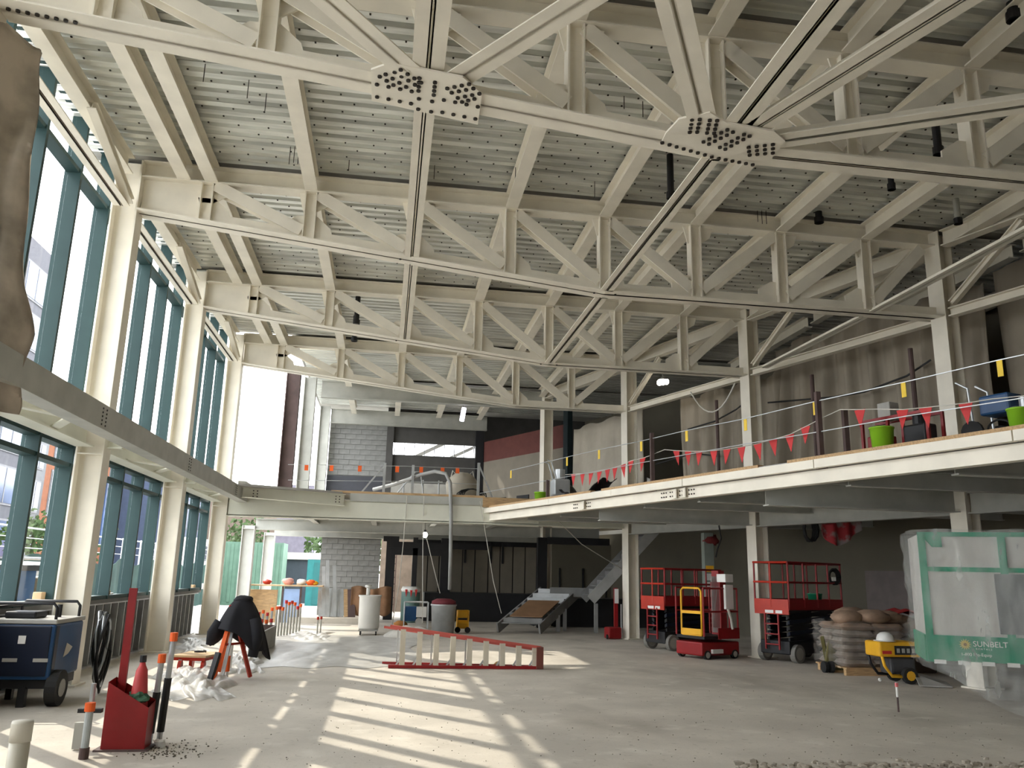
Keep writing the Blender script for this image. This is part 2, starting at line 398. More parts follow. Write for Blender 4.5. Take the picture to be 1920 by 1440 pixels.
# ---------------------------------------------------------------- columns
def column(x, y, z0, z1, label, mat=None, dp=.38, wd=.30, rz=0, base=True, name='steel_column', group='window columns'):
    t = thing(name, label, 'column', (x, y, z0), group, rz)
    ux = Matrix.Rotation(rz, 3, 'Z') @ V(1, 0, 0)
    MB().ib((x, y, z0+.02), (x, y, z1), dp, wd, .024, .016, up=ux).build('shaft', mat or m_steel, t)
    if base: MB().box((x, y, z0+.0125), (dp+.12, wd+.12, .025), Matrix.Rotation(rz, 3, 'Z')).build('base_plate', m_steel, t)
    for s in (-1, 1):
        MB().box(V(x, y, 3.16 if z1 > 3.2 else z1-.1), (dp-.05, wd-.02, .016), Matrix.Rotation(rz, 3, 'Z')).build('stiffener', mat or m_steel, t) if s == 1 else None
    return t
NM = {2.95: 'beside the viewer', 7.74: 'nearest, wrapped in brown sheeting', 12.53: 'behind the blue welder', 17.32: 'second past the welder', 22.11: 'where the upper windows end'}
for y in (-6.63, -1.84, 2.95, 7.74, 12.53, 17.32, 22.11):
    column(XL-.19, y, 0, ZT-.02, 'tall white window-side column %s' % NM.get(y, 'behind the viewer, %s' % ('near' if y > -3 else 'far')))
m_steelw = M('darkened_white_steel', (.50, .50, .46), .6, var=.08)  # white steel with its colour darkened against the glare from the yard
column(XL-.19, 26.9, 0, 2.93, 'short white column under the far mezzanine, nearer of two', m_steelw)
column(XL-.19, 31.7, 0, 2.93, 'short white column under the far mezzanine, farther of two', m_steelw)
BN = {26.9: 'thin farthest balcony column by the dark red wall', 22.11: 'white balcony column left of the bare lit lamp', 17.32: 'white balcony column between the two red lift machines', 12.53: 'white balcony column above the wrapped green booth', 7.74: 'balcony column outside the view to the right', 2.95: 'balcony column behind the viewer'}
for y in (2.95, 7.74, 12.53, 17.32, 22.11, 26.9):
    column(XR(y)+.12, y, 0, ZT-.02, BN[y], rz=RZ, dp=.34, wd=.30, group='balcony columns')
column(-2.75, 26.9, 3.6, ZT, 'pale upper-floor column right of the dark one', m_steelg, base=False, group='upper far columns')
column(-2.6, 31.7, 3.6, ZT, 'bluish upper-floor column touching the block wall', m_steelg, base=False, group='upper far columns')
m_rust = M('dark_brown_steel', (.10, .065, .06), .7, var=.25, scale=2)
column(-3.05, 24.9, 3.6, 7.5, 'dark purple-brown column backlit against the bright opening', m_rust, dp=.40, wd=.34, base=False, group='upper far columns')  # its backlit darkness is put into the dark steel colour

# eave framing on the window side
for i in range(5 if False else 4):
    y0, y1 = YT[i]+.17, YT[i+1]-.17
    w0 = ['beside the viewer', 'before the welder column', 'past the welder column', 'at the last window bay'][i]
    tag(MB().dbl((XL-.22, y0, 6.98), (XL-.22, y1, 6.98), .11, .02, .014).build('eave_strut', m_steel), 'white double-angle strut above the upper windows, '+w0, 'strut', 'eave struts')
    tag(MB().ib((XL-.22, y0, 7.66), (XL-.22, y1, 7.66), .28, .2).build('eave_beam', m_steel), 'white eave beam under the roof edge, '+w0, 'beam', 'eave beams')
    tag(MB().ib((XL-.1, y1-.05, 7.05), (XL-.1, y1-1.9, 7.55), .12, .12).build('eave_brace', m_steel), 'short sloping brace between eave strut and eave beam, '+w0, 'brace', 'eave braces')
# framing along the balcony columns
for i in range(1, 5):
    y0, y1 = YT[i], YT[i+1]; w0 = ['', 'at the right edge of the view', 'above the wrapped booth and red lift', 'beside the bare lit lamp', 'at the far hanging sheet'][i]
    a = V(XR(y0)+.1, y0+.2, ZK+.06); b = V(XR(y1)+.1, y1-.2, ZK+.06)
    if i < 4:
        tag(MB().ib(a, b, .16, .16).build('column_strut', m_steel), 'white strut joining balcony columns at truss foot, '+w0, 'strut', 'balcony struts')
        tag(MB().ib(b+V(0, -.05, .16), b+(a-b)*.30+V(0, 0, 1.2), .11, .11).build('knee_brace', m_steel), 'slanting white knee brace on a balcony column, '+w0, 'brace', 'knee braces')
    tag(MB().ib(a+V(0, 0, 1.38), b+V(0, 0, 1.38), .3, .2).build('balcony_roof_beam', m_steel), 'white roof beam along the balcony columns, '+w0, 'beam', 'balcony roof beams')

# ---------------------------------------------------------------- mezzanine
ZM = 3.60
struct(MB().prism([(-3.5, 22.15, 3.46), (2.5, 22.15, 3.46), (14, 22.15, 3.46), (14, 33, 3.46), (-3.5, 33, 3.46)], (0, 0, .14)).build('mezzanine_floor', m_concg), 'concrete mezzanine floor at the far end')
ye = -8.0
struct(MB().prism([(XE(22.1)+.06, 22.1, 3.22), (XE(ye)+.06, ye, 3.22), (19, ye, 3.22), (19, 22.1, 3.22)], (0, 0, .14)).build('balcony_floor', m_concg), 'concrete balcony floor on the right')
def bolts_grid(par, c, du, dv, nu, nv, axis='Y', r=.8):
    for i in range(nu):
        for j in range(nv): bolt(par, V(*c)+V(*du)*i+V(*dv)*j, axis, r)
# window side edge beam
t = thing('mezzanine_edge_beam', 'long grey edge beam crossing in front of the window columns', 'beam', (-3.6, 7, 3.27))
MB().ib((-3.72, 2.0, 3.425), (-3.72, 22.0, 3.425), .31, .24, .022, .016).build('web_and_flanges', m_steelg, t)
ch = MB().box((-3.605, 12, 3.425), (.012, 20, .30)).build('face_plate', m_steelg, t)
for y in (10.7, 15.4, 20.2):
    for dy in (0, .14):
        for k in range(5): bolt(ch, (-3.6, y+dy, 3.32+.05*k), 'X', .55)
for i in range(4):
    y0, y1 = YT[i]+.17, YT[i+1]-.17; w0 = ['beside the viewer', 'before the welder column', 'past the welder column', 'at the last bay'][i]
    tag(MB().ib((XL-.26, y0, 3.43), (XL-.26, y1, 3.43), .36, .26).build('spandrel_beam', m_steel2), 'pale spandrel beam over the lower windows, '+w0, 'beam', 'spandrel beams')
    o = tag(MB().box((-3.965, YT[i+1], 3.26), (.21, .2, .016)).box((-3.965, YT[i+1], 3.4), (.21, .014, .26)).build('bracket', m_steel2), 'pale bracket tying edge beam to window column, '+w0, 'bracket', 'edge beam brackets')
    tag(MB().beam((XL-.2, (y0+y1)/2-.9, 3.29), (-3.75, (y0+y1)/2, 3.29), .12, .02).beam((XL-.2, (y0+y1)/2+.9, 3.29), (-3.75, (y0+y1)/2, 3.29), .12, .02).build('flat_brace', m_steel2), 'pale flat V brace under the edge beam, '+w0, 'brace', 'flat braces')
# far front girder, slab edge and lumber kerb
g = thing('mezzanine_girder', 'deep pale front girder carrying the far mezzanine', 'girder', (XL, 22.11, 2.93))
MB().ib((XL, 22.11, 3.16), (XR(22.11)-.1, 22.11, 3.16), .50, .26, .024, .016).build('web_and_flanges', m_steel2, g)
MB().box((-.0, 21.99, 3.17), (8.1, .012, .42)).build('face_plate', m_steel2, g)
MB().bb((-1.0, 21.93, 3.40), (2.55, 22.12, 3.60)).build('edge_angle', m_steelg, g)
MB().bb((-1.5, 21.95, 3.60), (2.55, 22.05, 3.66)).build('kerb_board', m_wood, g)
d = tag(MB().ib((-3.55, 20.9, 3.46), (-1.15, 21.85, 3.40), .30, .2).build('corner_beam', m_steel2), 'short skewed beam closing the mezzanine corner', 'beam')
for bx, by in ((-3.3, 20.93), (-1.35, 21.7)):
    for i in range(2):
        for j in range(3): bolt(d, (bx+.09*i, by+.03*i, 3.34+.07*j), 'Y', .7)
struct(MB().prism([(-3.6, 20.5, 3.56), (-1.2, 21.7, 3.56), (-1.2, 22.2, 3.56), (-3.6, 22.2, 3.56)], (0, 0, .05)).build('corner_floor', m_concg), 'triangular corner of the mezzanine floor')
for i, y in enumerate((26.9, 31.4)):
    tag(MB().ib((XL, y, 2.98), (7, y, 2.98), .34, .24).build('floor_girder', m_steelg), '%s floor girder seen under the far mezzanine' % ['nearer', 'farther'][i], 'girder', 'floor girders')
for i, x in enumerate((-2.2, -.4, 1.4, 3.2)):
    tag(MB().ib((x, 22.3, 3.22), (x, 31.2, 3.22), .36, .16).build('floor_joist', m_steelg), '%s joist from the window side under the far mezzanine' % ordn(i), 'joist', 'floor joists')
# low parapet by the bright opening
struct(MB().bb((-3.95, 22.4, 3.5), (-3.75, 24.7, 3.86)).build('parapet', m_concg), 'low grey parapet at the bright opening')
# balcony fascia
dE = V(-.318, 1, 0).normalized(); nE = V(dE.y, -dE.x, 0)
fa = thing('balcony_fascia', 'long cream fascia beam along the balcony edge with bolted splices', 'beam', (XE(10), 10, 3.0))
A = V(XE(22.05), 22.05, 0); B = V(XE(-7.9), -7.9, 0); Ln = (A-B).length
MB().beam(B+V(0, 0, 3.10)+nE*.1, A+V(0, 0, 3.10)+nE*.1, .02, .19).beam(B+V(0, 0, 3.01)+nE*.16, A+V(0, 0, 3.01)+nE*.16, .16, .02).build('channel', m_steel, fa)
cuts = [22.05, 18.6, 16.1, 13.9, 11.0, 8.2, 5.5, 2.0, -7.9]
for a, b in zip(cuts[:-1], cuts[1:]):
    MB().beam(V(XE(b), b+.012, 3.265), V(XE(a), a-.012, 3.265), .1, .125).build('edge_plate', m_steel, fa)
for y in (17.35, 14.3, 14.05):
    pl = MB().beam(V(XE(y), y-.16, 3.10)+nE*.07, V(XE(y), y+.16, 3.10)+nE*.07, .02, .17).build('splice_plate', m_steel, fa)
    for s in (-1, 1):
        for i in range(3):
            for j in range(2): bolt(pl, V(XE(y), y, 0)+dE*(s*(.2+.07*i))+nE*.06+V(0, 0, 3.06+.075*j), 'Y', .6)
for a, b in ((22.0, 17.0), (16.6, 12.2), (11.6, 6.5)):
    MB().beam(V(XE(b)+.1, b, 3.365), V(XE(a)+.1, a, 3.365), .12, .05).build('kerb_board', m_wood, fa)
tag(MB().bb((2.5, 21.9, 3.36), (3.9, 22.0, 3.62)).build('end_board', m_wood), 'brown lumber board closing the step beside the far mezzanine', 'board')
# beams under the balcony
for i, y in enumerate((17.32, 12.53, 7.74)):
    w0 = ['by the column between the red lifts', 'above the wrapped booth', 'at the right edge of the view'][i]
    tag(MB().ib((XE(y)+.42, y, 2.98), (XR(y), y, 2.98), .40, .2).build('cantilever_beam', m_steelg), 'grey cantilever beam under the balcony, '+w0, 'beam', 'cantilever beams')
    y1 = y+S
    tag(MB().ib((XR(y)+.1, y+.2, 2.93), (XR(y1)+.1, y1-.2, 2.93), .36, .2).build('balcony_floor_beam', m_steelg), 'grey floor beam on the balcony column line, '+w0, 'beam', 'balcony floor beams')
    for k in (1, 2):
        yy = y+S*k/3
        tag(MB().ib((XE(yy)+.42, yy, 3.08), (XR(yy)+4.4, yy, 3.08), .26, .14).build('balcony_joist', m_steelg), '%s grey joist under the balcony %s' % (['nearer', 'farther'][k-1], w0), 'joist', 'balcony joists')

# ---------------------------------------------------------------- window wall
m_glass = bpy.data.materials.new('clear_glass'); m_glass.use_nodes = True
_nt = m_glass.node_tree; _g = _nt.nodes.new('ShaderNodeBsdfGlossy'); _g.inputs['Roughness'].default_value = .02; _t = _nt.nodes.new('ShaderNodeBsdfTransparent')
_x = _nt.nodes.new('ShaderNodeMixShader'); _x.inputs[0].default_value = .035
_nt.links.new(_t.outputs[0], _x.inputs[1]); _nt.links.new(_g.outputs[0], _x.inputs[2]); _nt.links.new(_x.outputs[0], _nt.nodes['Material Output'].inputs[0])
XW = -4.66
def wbay(n, y0, y1, last=False):
    t = struct(thing('window_%d' % n, None, None, (XW, y0, 1.0)), 'tall dark green curtain wall bay')
    del_ = [y0+(y1-y0)*k/4 for k in range(5)]
    for k, y in enumerate(del_[:-1] if not last else del_):
        for z0, z1 in ((1.06, 3.3), (3.62, 7.95)):
            MB().box((XW, y+.06, (z0+z1)/2), (.22, .065, z1-z0)).build('mullion', m_teal, t)
    for k in range(4):
        a, b = del_[k]+.094, del_[k+1]+.026
        if last and k == 3: b -= .0
        for z in (1.09, 3.0, 3.27, 3.66, 7.02, 7.91):
            MB().bb((XW-.09, a, z-.03), (XW+.09, b, z+.03)).build('transom', m_teal, t)
        for z0, z1 in ((1.12, 2.97), (3.03, 3.24), (3.69, 6.99), (7.05, 7.88)):
            MB().bb((XW-.062, a, z0), (XW-.056, b, z1)).build('pane', m_glass, t)
    MB().bb((XW-.08, y0, 3.3), (XW+.05, y1, 3.63)).build('spandrel_panel', m_teal, t)
ys = [-6.63, -1.84, 2.95, 7.74, 12.53, 17.32, 22.11]
for i in range(1, 6): wbay(i, ys[i], ys[i+1], i == 5)
struct(MB().bb((-4.85, -8, 1.06), (-4.6, -1.84, 7.95)).build('wall_left_blocker', m_drywall), 'unseen solid wall beside the viewer, added to cut the side light')  # out of view, added instead of a window bay to block light from behind
struct(MB().bb((-5.1, -8, 7.95), (-4.3, 22.4, 8.3)).build('roof_edge', m_steelg), 'roof edge above the window wall')
# stud knee wall
m_sheath = M('dark_sheathing', (.055, .05, .042), .9, var=.15)
wl = struct(MB().bb((-4.80, -8, 0), (-4.72, 22.2, 1.0)).build('wall_left', m_sheath), 'dark sheathed knee wall below the windows')
for y in [(-7.8+.4*k) for k in range(75)]:
    if y > 22.1: break
    MB().bb((-4.72, y, .03), (-4.62, y+.035, .97)).build('stud', m_galv, wl)
MB().bb((-4.73, -8, 0), (-4.61, 22.2, .03)).build('bottom_track', m_galv, wl)
MB().bb((-4.73, -8, .97), (-4.61, 22.2, 1.0)).build('top_track', m_galv, wl)
MB().bb((-4.85, -8, 1.0), (-4.55, 22.2, 1.06)).build('sill', M('sill', (.10, .10, .095), .6), wl)
# rear and right enclosure
struct(MB().bb((-4.8, -8.2, 0), (19, -8, 8)).build('wall_rear', m_drywall), 'plain wall behind the viewer')
dC = V(-.3055, 1, 0).normalized(); nC = V(dC.y, -dC.x, 0)
a = V(XR(-8), -8, 0)+nC*4.6; b = V(XR(34), 34, 0)+nC*4.6
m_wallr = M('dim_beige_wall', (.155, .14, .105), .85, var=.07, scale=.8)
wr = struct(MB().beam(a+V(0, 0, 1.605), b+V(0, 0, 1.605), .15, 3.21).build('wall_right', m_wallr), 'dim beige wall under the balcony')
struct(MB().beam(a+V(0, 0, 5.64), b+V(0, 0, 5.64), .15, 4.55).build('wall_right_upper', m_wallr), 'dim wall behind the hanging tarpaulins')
# ================================================================ far end walls
YB = 32.0
def blockwall(name, x0, x1, z0, z1, y, label):
    w_ = struct(MB().bb((x0, y+.03, z0), (x1, y+.2, z1)).build(name, m_mortar), label)
    me = bpy.data.meshes.new('block'); b = MB().bb((-.195, -.02, -.094), (.195, .05, .094)); me.from_pydata(b.v, [], b.f); me.materials.append(m_cmu)
    mh = bpy.data.meshes.new('half_block'); b = MB().bb((-.095, -.02, -.094), (.095, .05, .094)); mh.from_pydata(b.v, [], b.f); mh.materials.append(m_cmu)
    z = z0+.1; r = 0
    while z+.09 <= z1+.02:
        x = x0+.2-(.2 if r % 2 else 0)
        while x < x1+.05:
            half = (x-.2 < x0-.05) or (x+.2 > x1+.05)
            cx = x+.1 if x-.2 < x0-.05 else (x-.1 if x+.2 > x1+.05 else x)
            if x0 <= cx <= x1:
                o = bpy.data.objects.new('block', mh if half else me); COL.objects.link(o); o.parent = w_; o.location = (cx, y+random.uniform(-.004, .004), z)
            x += .4
        z += .2; r += 1
    return w_
blockwall('wall_back', -2.4, -.2, 0, 2.9, YB, 'grey concrete block end wall, ground floor')
blockwall('wall_back_upper', -2.4, -.2, 5.2, 7.2, YB, 'grey concrete block end wall, upper floor')
m_slate = M('dark_slate_panel', (.05, .052, .062), .6, var=.1)
m_dgrey = M('dark_grey_panel', (.075, .072, .068), .7, var=.1)
struct(MB().bb((-2.4, YB-.02, 3.6), (-.2, YB+.1, 5.18)).build('wall_panel_slate', m_slate), 'dark slate panel below the upper block wall')
struct(MB().bb((-.2, YB-.15, 3.6), (.06, YB+.15, 7.9)).build('pier_grey', m_dgrey), 'dark grey pier beside the upper block wall')
struct(MB().bb((.06, YB, 5.0), (3.4, YB+.12, 6.08)).build('wall_band', m_dgrey), 'dark grey band below the clerestory opening')
struct(MB().bb((.06, YB, 6.56), (3.4, YB+.12, 7.9)).build('wall_head', m_dgrey), 'dark band above the clerestory opening')
struct(MB().bb((3.28, YB-.2, 3.6), (3.6, YB+.15, 7.6)).build('pier_black', m_black), 'dark pier right of the clerestory opening')
struct(MB().bb((-.5, YB+2.2, 3.6), (4.2, YB+2.4, 6.0)).build('wall_inner', m_concg), 'grey wall seen through the opening behind the mezzanine')
# clerestory lights
t = struct(thing('window_6', None, None, (.06, YB, 6.08)), 'low clerestory strip window')
for k in range(9): MB().bb((.1+.39*k, YB+.02, 6.08), (.13+.39*k, YB+.08, 6.56)).build('mullion', m_galv, t)
for k in range(8): MB().bb((.135+.39*k, YB+.04, 6.1), (.485+.39*k, YB+.046, 6.54)).build('pane', m_glass, t)
MB().beam((.5, YB+.9, 5.9), (2.6, YB+.9, 7.0), .1, .14).build('sloping_rail', m_white, t)
MB().beam((1.8, YB+1.2, 5.9), (3.4, YB+1.2, 6.7), .1, .12).build('sloping_rail', m_white, t)
# skewed side wall on the far mezzanine: dark red head, beige board, two dark openings
m_dred = M('dark_red_board', (.115, .035, .028), .8, var=.1)
a = V(3.6, 32.0, 0); b = V(5.9, 27.2, 0); dd = (b-a).normalized()
struct(MB().beam(a+V(0, 0, 4.75), b+V(0, 0, 4.75), .12, 2.3).build('wall_mezzanine_side', m_drywall), 'beige boarded side wall on the far mezzanine')
struct(MB().beam(a+V(0, 0, 6.3), b+V(0, 0, 6.3), .12, .8).build('wall_mezzanine_head', m_dred), 'dark red band on top of the beige side wall')
for i, k in enumerate((.2, .48)):
    c = a+(b-a)*k-V(dd.y, -dd.x, 0)*-.0
    struct(MB().beam(c+V(0, 0, 4.05)+V(-dd.y, dd.x, 0)*-.07, c+dd*.75+V(0, 0, 4.05)+V(-dd.y, dd.x, 0)*-.07, .06, .75).build('opening_%d' % (i+1), m_black), 'dark opening in the beige side wall')
struct(MB().beam(b+V(0, 0, 5.5), b+V(.1, -.25, 5.5), .2, 3.8).build('pier_teal', M('dark_teal', (.015, .03, .035), .6)), 'dark teal pier at the end of the beige wall')

# ---- ground floor back: black steel frame with beige boards between studs
fr = thing('door_frame', 'tall black steel frame around the far doorways', 'frame', (.2, 29.6, 0))
YF = 29.6
for x0, x1 in ((.02, .34), (.95, 1.12), (1.95, 2.3)):
    MB().bb((x0, YF, 0), (x1, YF+.25, 2.82)).build('post', m_black, fr)
MB().bb((.02, YF-.02, 2.45), (3.6, YF+.2, 2.66)).build('header', m_black, fr)
MB().bb((.34, YF, 2.2), (1.95, YF+.2, 2.45)).build('header', m_black, fr)
MB().bb((-.1, YF-.03, 2.66), (.45, YF+.28, 2.84)).build('cap', m_black, fr)
tb = struct(MB().bb((1.1, 30.8, 0), (5.6, 30.9, 2.8)).build('wall_boarded', m_black), 'boarded wall of beige sheets with dark joints')
x = 1.12; k = 0
for wv in (.42, .42, .4, .46, .46, .5, .44, .48, .46, .44):
    zt = 2.45 if k < 3 else 2.62
    MB().bb((x+.02, 30.74, .95 if k > 2 else .05), (x+wv-.02, 30.8, zt)).build('board', m_drywall, tb)
    if k in (4, 6, 7): MB().bb((x+.05, 30.70, 2.0), (x+.13, 30.74, 2.75)).build('hanging_rod', m_black, tb)
    x += wv; k += 1
struct(MB().bb((1.4, 29.2, 0), (5.2, 30.6, .95)).build('dado_black', m_black), 'low black wall at the back of the hall')
tag(MB().bb((4.83, 26.3, 0), (5.13, 26.55, 2.8)).build('black_post', m_black), 'thick black post under the far balcony corner', 'post')
tag(MB().bb((5.15, 26.3, 2.6), (7.2, 26.5, 2.82)).build('black_lintel', m_black), 'black lintel right of the black post', 'lintel')
tw = struct(MB().bb((5.2, 31.0, 0), (12, 31.1, 2.8)).build('wall_back_right', m_wallr), 'dim boarded wall behind the stairs')
for k in range(5): MB().bb((5.6+.9*k, 30.94, .3), (5.66+.9*k, 31.0, 1.9)).build('joint_batten', m_black, tw)
struct(MB().bb((3.6, 32.9, 2.9), (16, 33.1, 8)).build('wall_far_end', m_dgrey), 'dark wall closing the far end above the stairs')
# view through the far doorway: sunlit brick outside
struct(MB().bb((-2.4, 32.2, 2.9), (14, 33, 3.46)).build('slab_edge_back', m_concg), 'slab edge at the back of the hall')

# ================================================================ outside: base colours darkened so the bright sky does not blow them out
m_brick = M('orange_brick', (.20, .075, .036), .9, var=.12, scale=3)
m_bgrey = M('grey_facade', (.085, .085, .098), .8, var=.08)
m_win = M('window_reflection', (.07, .10, .17), .15, var=.3, scale=.4, spec=.8)
m_dwin = M('dark_window', (.03, .045, .06), .15, var=.4, scale=.5, spec=.8)
m_frame = M('pale_frame', (.16, .16, .17), .6)
def building(label, x, y0, y1, z1, mat, rows, depth=10, name='street_building', z00=-.3):
    t = thing(name, label, 'building', (x, (y0+y1)/2, z00), 'buildings across the street')
    MB().bb((x-depth, y0, z00), (x, y1, z1)).build('wall', mat, t)
    for (za, zb, ya, yb, n) in rows:
        wy = (yb-ya)/n
        for k in range(n):
            a = ya+wy*k+wy*.14; b = ya+wy*(k+1)-wy*.14
            f = MB().bb((x-.1, a-.12, za-.12), (x+.06, b+.12, zb+.12)).build('window', m_frame, t)
            MB().bb((x-.1, a, za), (x+.09, b, zb)).build('pane', m_win if mat is not m_brick or za > 6 else m_dwin, f)
            MB().bb((x+.09, (a+b)/2-.05, za), (x+.11, (a+b)/2+.05, zb)).build('mullion', m_frame, f)
    return t
tower = building('grey apartment tower with paired windows outside upper left', -22, 30, 53.6, 20.7, m_bgrey, [(z, z+2.0, 41, 53, 3) for z in (2, 5, 8, 11, 14.3, 17.2)])
br = building('orange brick building with sloped parapet across the street', -25, 63.3, 82, 11.3, m_brick, [(5.2, 8.4, 65, 81, 5), (9.3, 10.6, 65, 81, 5)])
MB().bb((-36, 63.2, 11.3), (-24.8, 82.2, 11.75)).build('parapet', M('purple_coping', (.14, .12, .17), .7), br)
gl = building('dark glazed shop building beside the brick one', -24.5, 53.8, 63.0, 10.4, M('dark_facade', (.035, .04, .045), .4, var=.3), [(1.2, 4.2, 54.2, 62.6, 4), (5.2, 7.2, 54.2, 62.6, 4), (8.2, 9.8, 54.2, 62.6, 4)])
fb = building('long pale low block far down the street', -30, 90, 150, 9, M('pale_facade', (.17, .17, .17), .8), [(3, 5.5, 92, 148, 10), (6.3, 8, 92, 148, 10)])
fd = building('dark blue glazed block past the brick building', -20, 84, 96, 11.5, M('blue_facade', (.05, .07, .12), .5), [(2, 4.5, 85, 95, 3), (5.5, 8, 85, 95, 3)], 9)
be = building('brown and white houses beyond the far end of the hall', -14, 110, 128, 12, M('brown_facade', (.12, .09, .07), .8), [(3, 5, 111, 127, 5), (6.5, 8.5, 111, 127, 5)])
# site fence with green mesh and concrete barrier
m_mesh = M('green_mesh', (.03, .065, .055), .9, var=.25, scale=1.5)
for i in range(11):
    y = 16.0+4.2*i
    t = thing('site_fence', '%s panel of the green-meshed site fence from the left' % ordn(i), 'fence', (-9, y, -.27), 'site fence panels')
    MB().sheet(lambda u, v: (-9+.03*math.sin(u*17+i), y+4.1*u, -.2+(1.95+.12*math.sin(u*9+i))*v), 24, 6, (-.02, 0, 0)).build('mesh', m_mesh, t)
    for yy in (y, y+2.05): MB().cyl((-9.06, yy, -.27), (-9.06, yy, 2.55), .03, n=8).build('post', m_galv, t)
    MB().cyl((-9.06, y, 2.5), (-9.06, y+4.15, 2.5), .025, n=6).build('top_rail', m_galv, t)
    for zz in (2.0, 2.25): MB().cyl((-9.06, y, zz), (-9.06, y+4.15, zz), .012, n=5).build('wire', m_galv, t)
# trees
m_leaf = M('tree_leaves', (.045, .08, .022), .8, var=.35, scale=6)
m_bark = M('bark', (.09, .07, .05), .9)
def tree(x, y, h, r, label, seed, n=420, z0=-.3):
    rnd = random.Random(seed); t = thing('street_tree', label, 'tree', (x, y, z0), 'street trees')
    MB().tube([(x, y, z0), (x+.05, y, z0+h*.4), (x-.05, y+.1, z0+h*.75)], [.14, .1, .05], 8).build('trunk', m_bark, t)
    mb = MB()
    for k in range(n):
        d_ = V(rnd.gauss(0, 1), rnd.gauss(0, 1), rnd.gauss(0, .8)); d_ = d_.normalized()*(rnd.random()**.4)*r
        c = V(x, y, z0+h*.72)+d_; e1 = V(rnd.gauss(0, 1), rnd.gauss(0, 1), rnd.gauss(0, 1)).normalized(); e2 = e1.orthogonal().normalized(); s_ = r*rnd.uniform(.09, .16)
        mb.add([c-e1*s_, c-e2*s_*.6, c+e1*s_, c+e2*s_*.6], [(0, 1, 2, 3)])
    tag(mb.build('foliage', m_leaf, t), None, None, kind='stuff')
tree(-17, 50, 5.2, 1.8, 'leafy street tree in front of the dark glazed shop', 1)
tree(-18, 46, 4.6, 1.5, 'smaller street tree left of the dark glazed shop', 2)
tree(-3.5, 60, 5.4, 2.3, 'green tree seen beyond the far end opening', 3)
tree(0.5, 64, 5.0, 2.2, 'green tree close to the block wall edge', 4)
tree(-16, 96, 7, 2.2, 'thin distant tree left of the short columns', 5, 200)
tree(-14, 88, 8, 2.0, 'distant tree between the last window mullions', 6, 200)
# ================================================================ things on and around the upper level
def proj(P):
    d = Vector(P)-V(0, 0, EYE); return 960+FPX*d.dot(R2)/d.dot(FW), 720-FPX*d.dot(U2)/d.dot(FW)
def edge_at(x, y, off=.12):
    """point above the balcony edge (a vertical plane parallel to it, off metres inside) seen at a photo pixel"""
    d = FW*FPX + R2*(x-960) + U2*(720-y); o = V(0, 0, EYE)
    p0 = V(XE(10), 10, 0)+nE*off; return o + d*((p0-o).dot(nE)/d.dot(nE))
def sag(a, b, s, n=10):
    a = V(*a); b = V(*b); return [a+(b-a)*(k/n)-V(0, 0, s*4*(k/n)*(1-k/n)) for k in range(n+1)]
# ---- hanging sheets behind the balcony columns
m_tarp2 = M('pale_dusty_sheet', (.40, .36, .29), .7, var=.12, scale=1.3)
def hang(name, y0, y1, off, z0, z1, mat, label, seed, amp=.07, folds=9, sagz=.15):
    rnd = random.Random(seed); ph = [rnd.uniform(0, 6.3) for _ in range(5)]
    a = V(XR(y0), y0, 0)+nC*off; b = V(XR(y1), y1, 0)+nC*off
    def fn(u, v):
        p = a+(b-a)*u; zt = z1-sagz*math.sin(u*3.14*3+ph[0])**2
        k = amp*(.35+.65*(1-v))*(math.sin(u*folds*6.28+ph[1]+v*1.1)+.6*math.sin(u*folds*13.1+ph[2]-v*2)+.5*math.sin(u*5+v*4+ph[3]))
        return p+nC*k+V(0, 0, z0+(zt-z0)*v)
    return tag(MB().sheet(fn, 90, 14, nC*.012).build(name, mat, None, True), label, 'tarpaulin', 'hanging tarpaulins')
hang('hanging_tarpaulin', 26.4, 22.5, .9, 3.38, 6.5, m_tarp2, 'pale sheet hung left of the lamp column, sagging at the top', 1, .05, 4, .09)
hang('hanging_tarpaulin', 20.9, 17.2, 1.0, 3.38, 6.5, m_tarp, 'brown tarpaulin hung between the lamp and the next balcony column', 2, .11, 6)
hang('hanging_tarpaulin', 17.4, 12.3, 1.05, 3.38, 7.1, m_tarp, 'wide brown tarpaulin behind the red flags and lime bucket', 3, .15, 8)
hang('hanging_tarpaulin', 12.2, 5.0, 1.1, 3.38, 7.3, m_tarp, 'brown tarpaulin at the right edge behind the paint sprayer', 4, .09, 8)
for i, (pts, lb) in enumerate((([(1290, 805), (1340, 790), (1380, 768), (1400, 752)], 'beside the lamp'), ([(1440, 755), (1500, 750), (1560, 745), (1620, 735), (1700, 705), (1745, 675)], 'across the wide tarpaulin'), ([(1230, 870), (1300, 850), (1345, 855)], 'low on the brown sheet'))):
    q = [edge_at(x, y, 4.42) for x, y in pts]
    tag(MB().tube(q, .02, 6).build('tarpaulin_cord', m_cable), 'dark tie cord strung %s' % lb, 'cord', 'tarpaulin cords')
for i, x in enumerate((1345, 1528, 1720)):
    p = edge_at(x, 800, 4.3)
    tag(MB().cyl((p.x, p.y, 3.36), (p.x, p.y, 6.0), .045, n=8).build('scaffold_pole', m_rust), '%s dark pole in front of the tarpaulins from the left' % ordn(i), 'pole', 'scaffold poles')
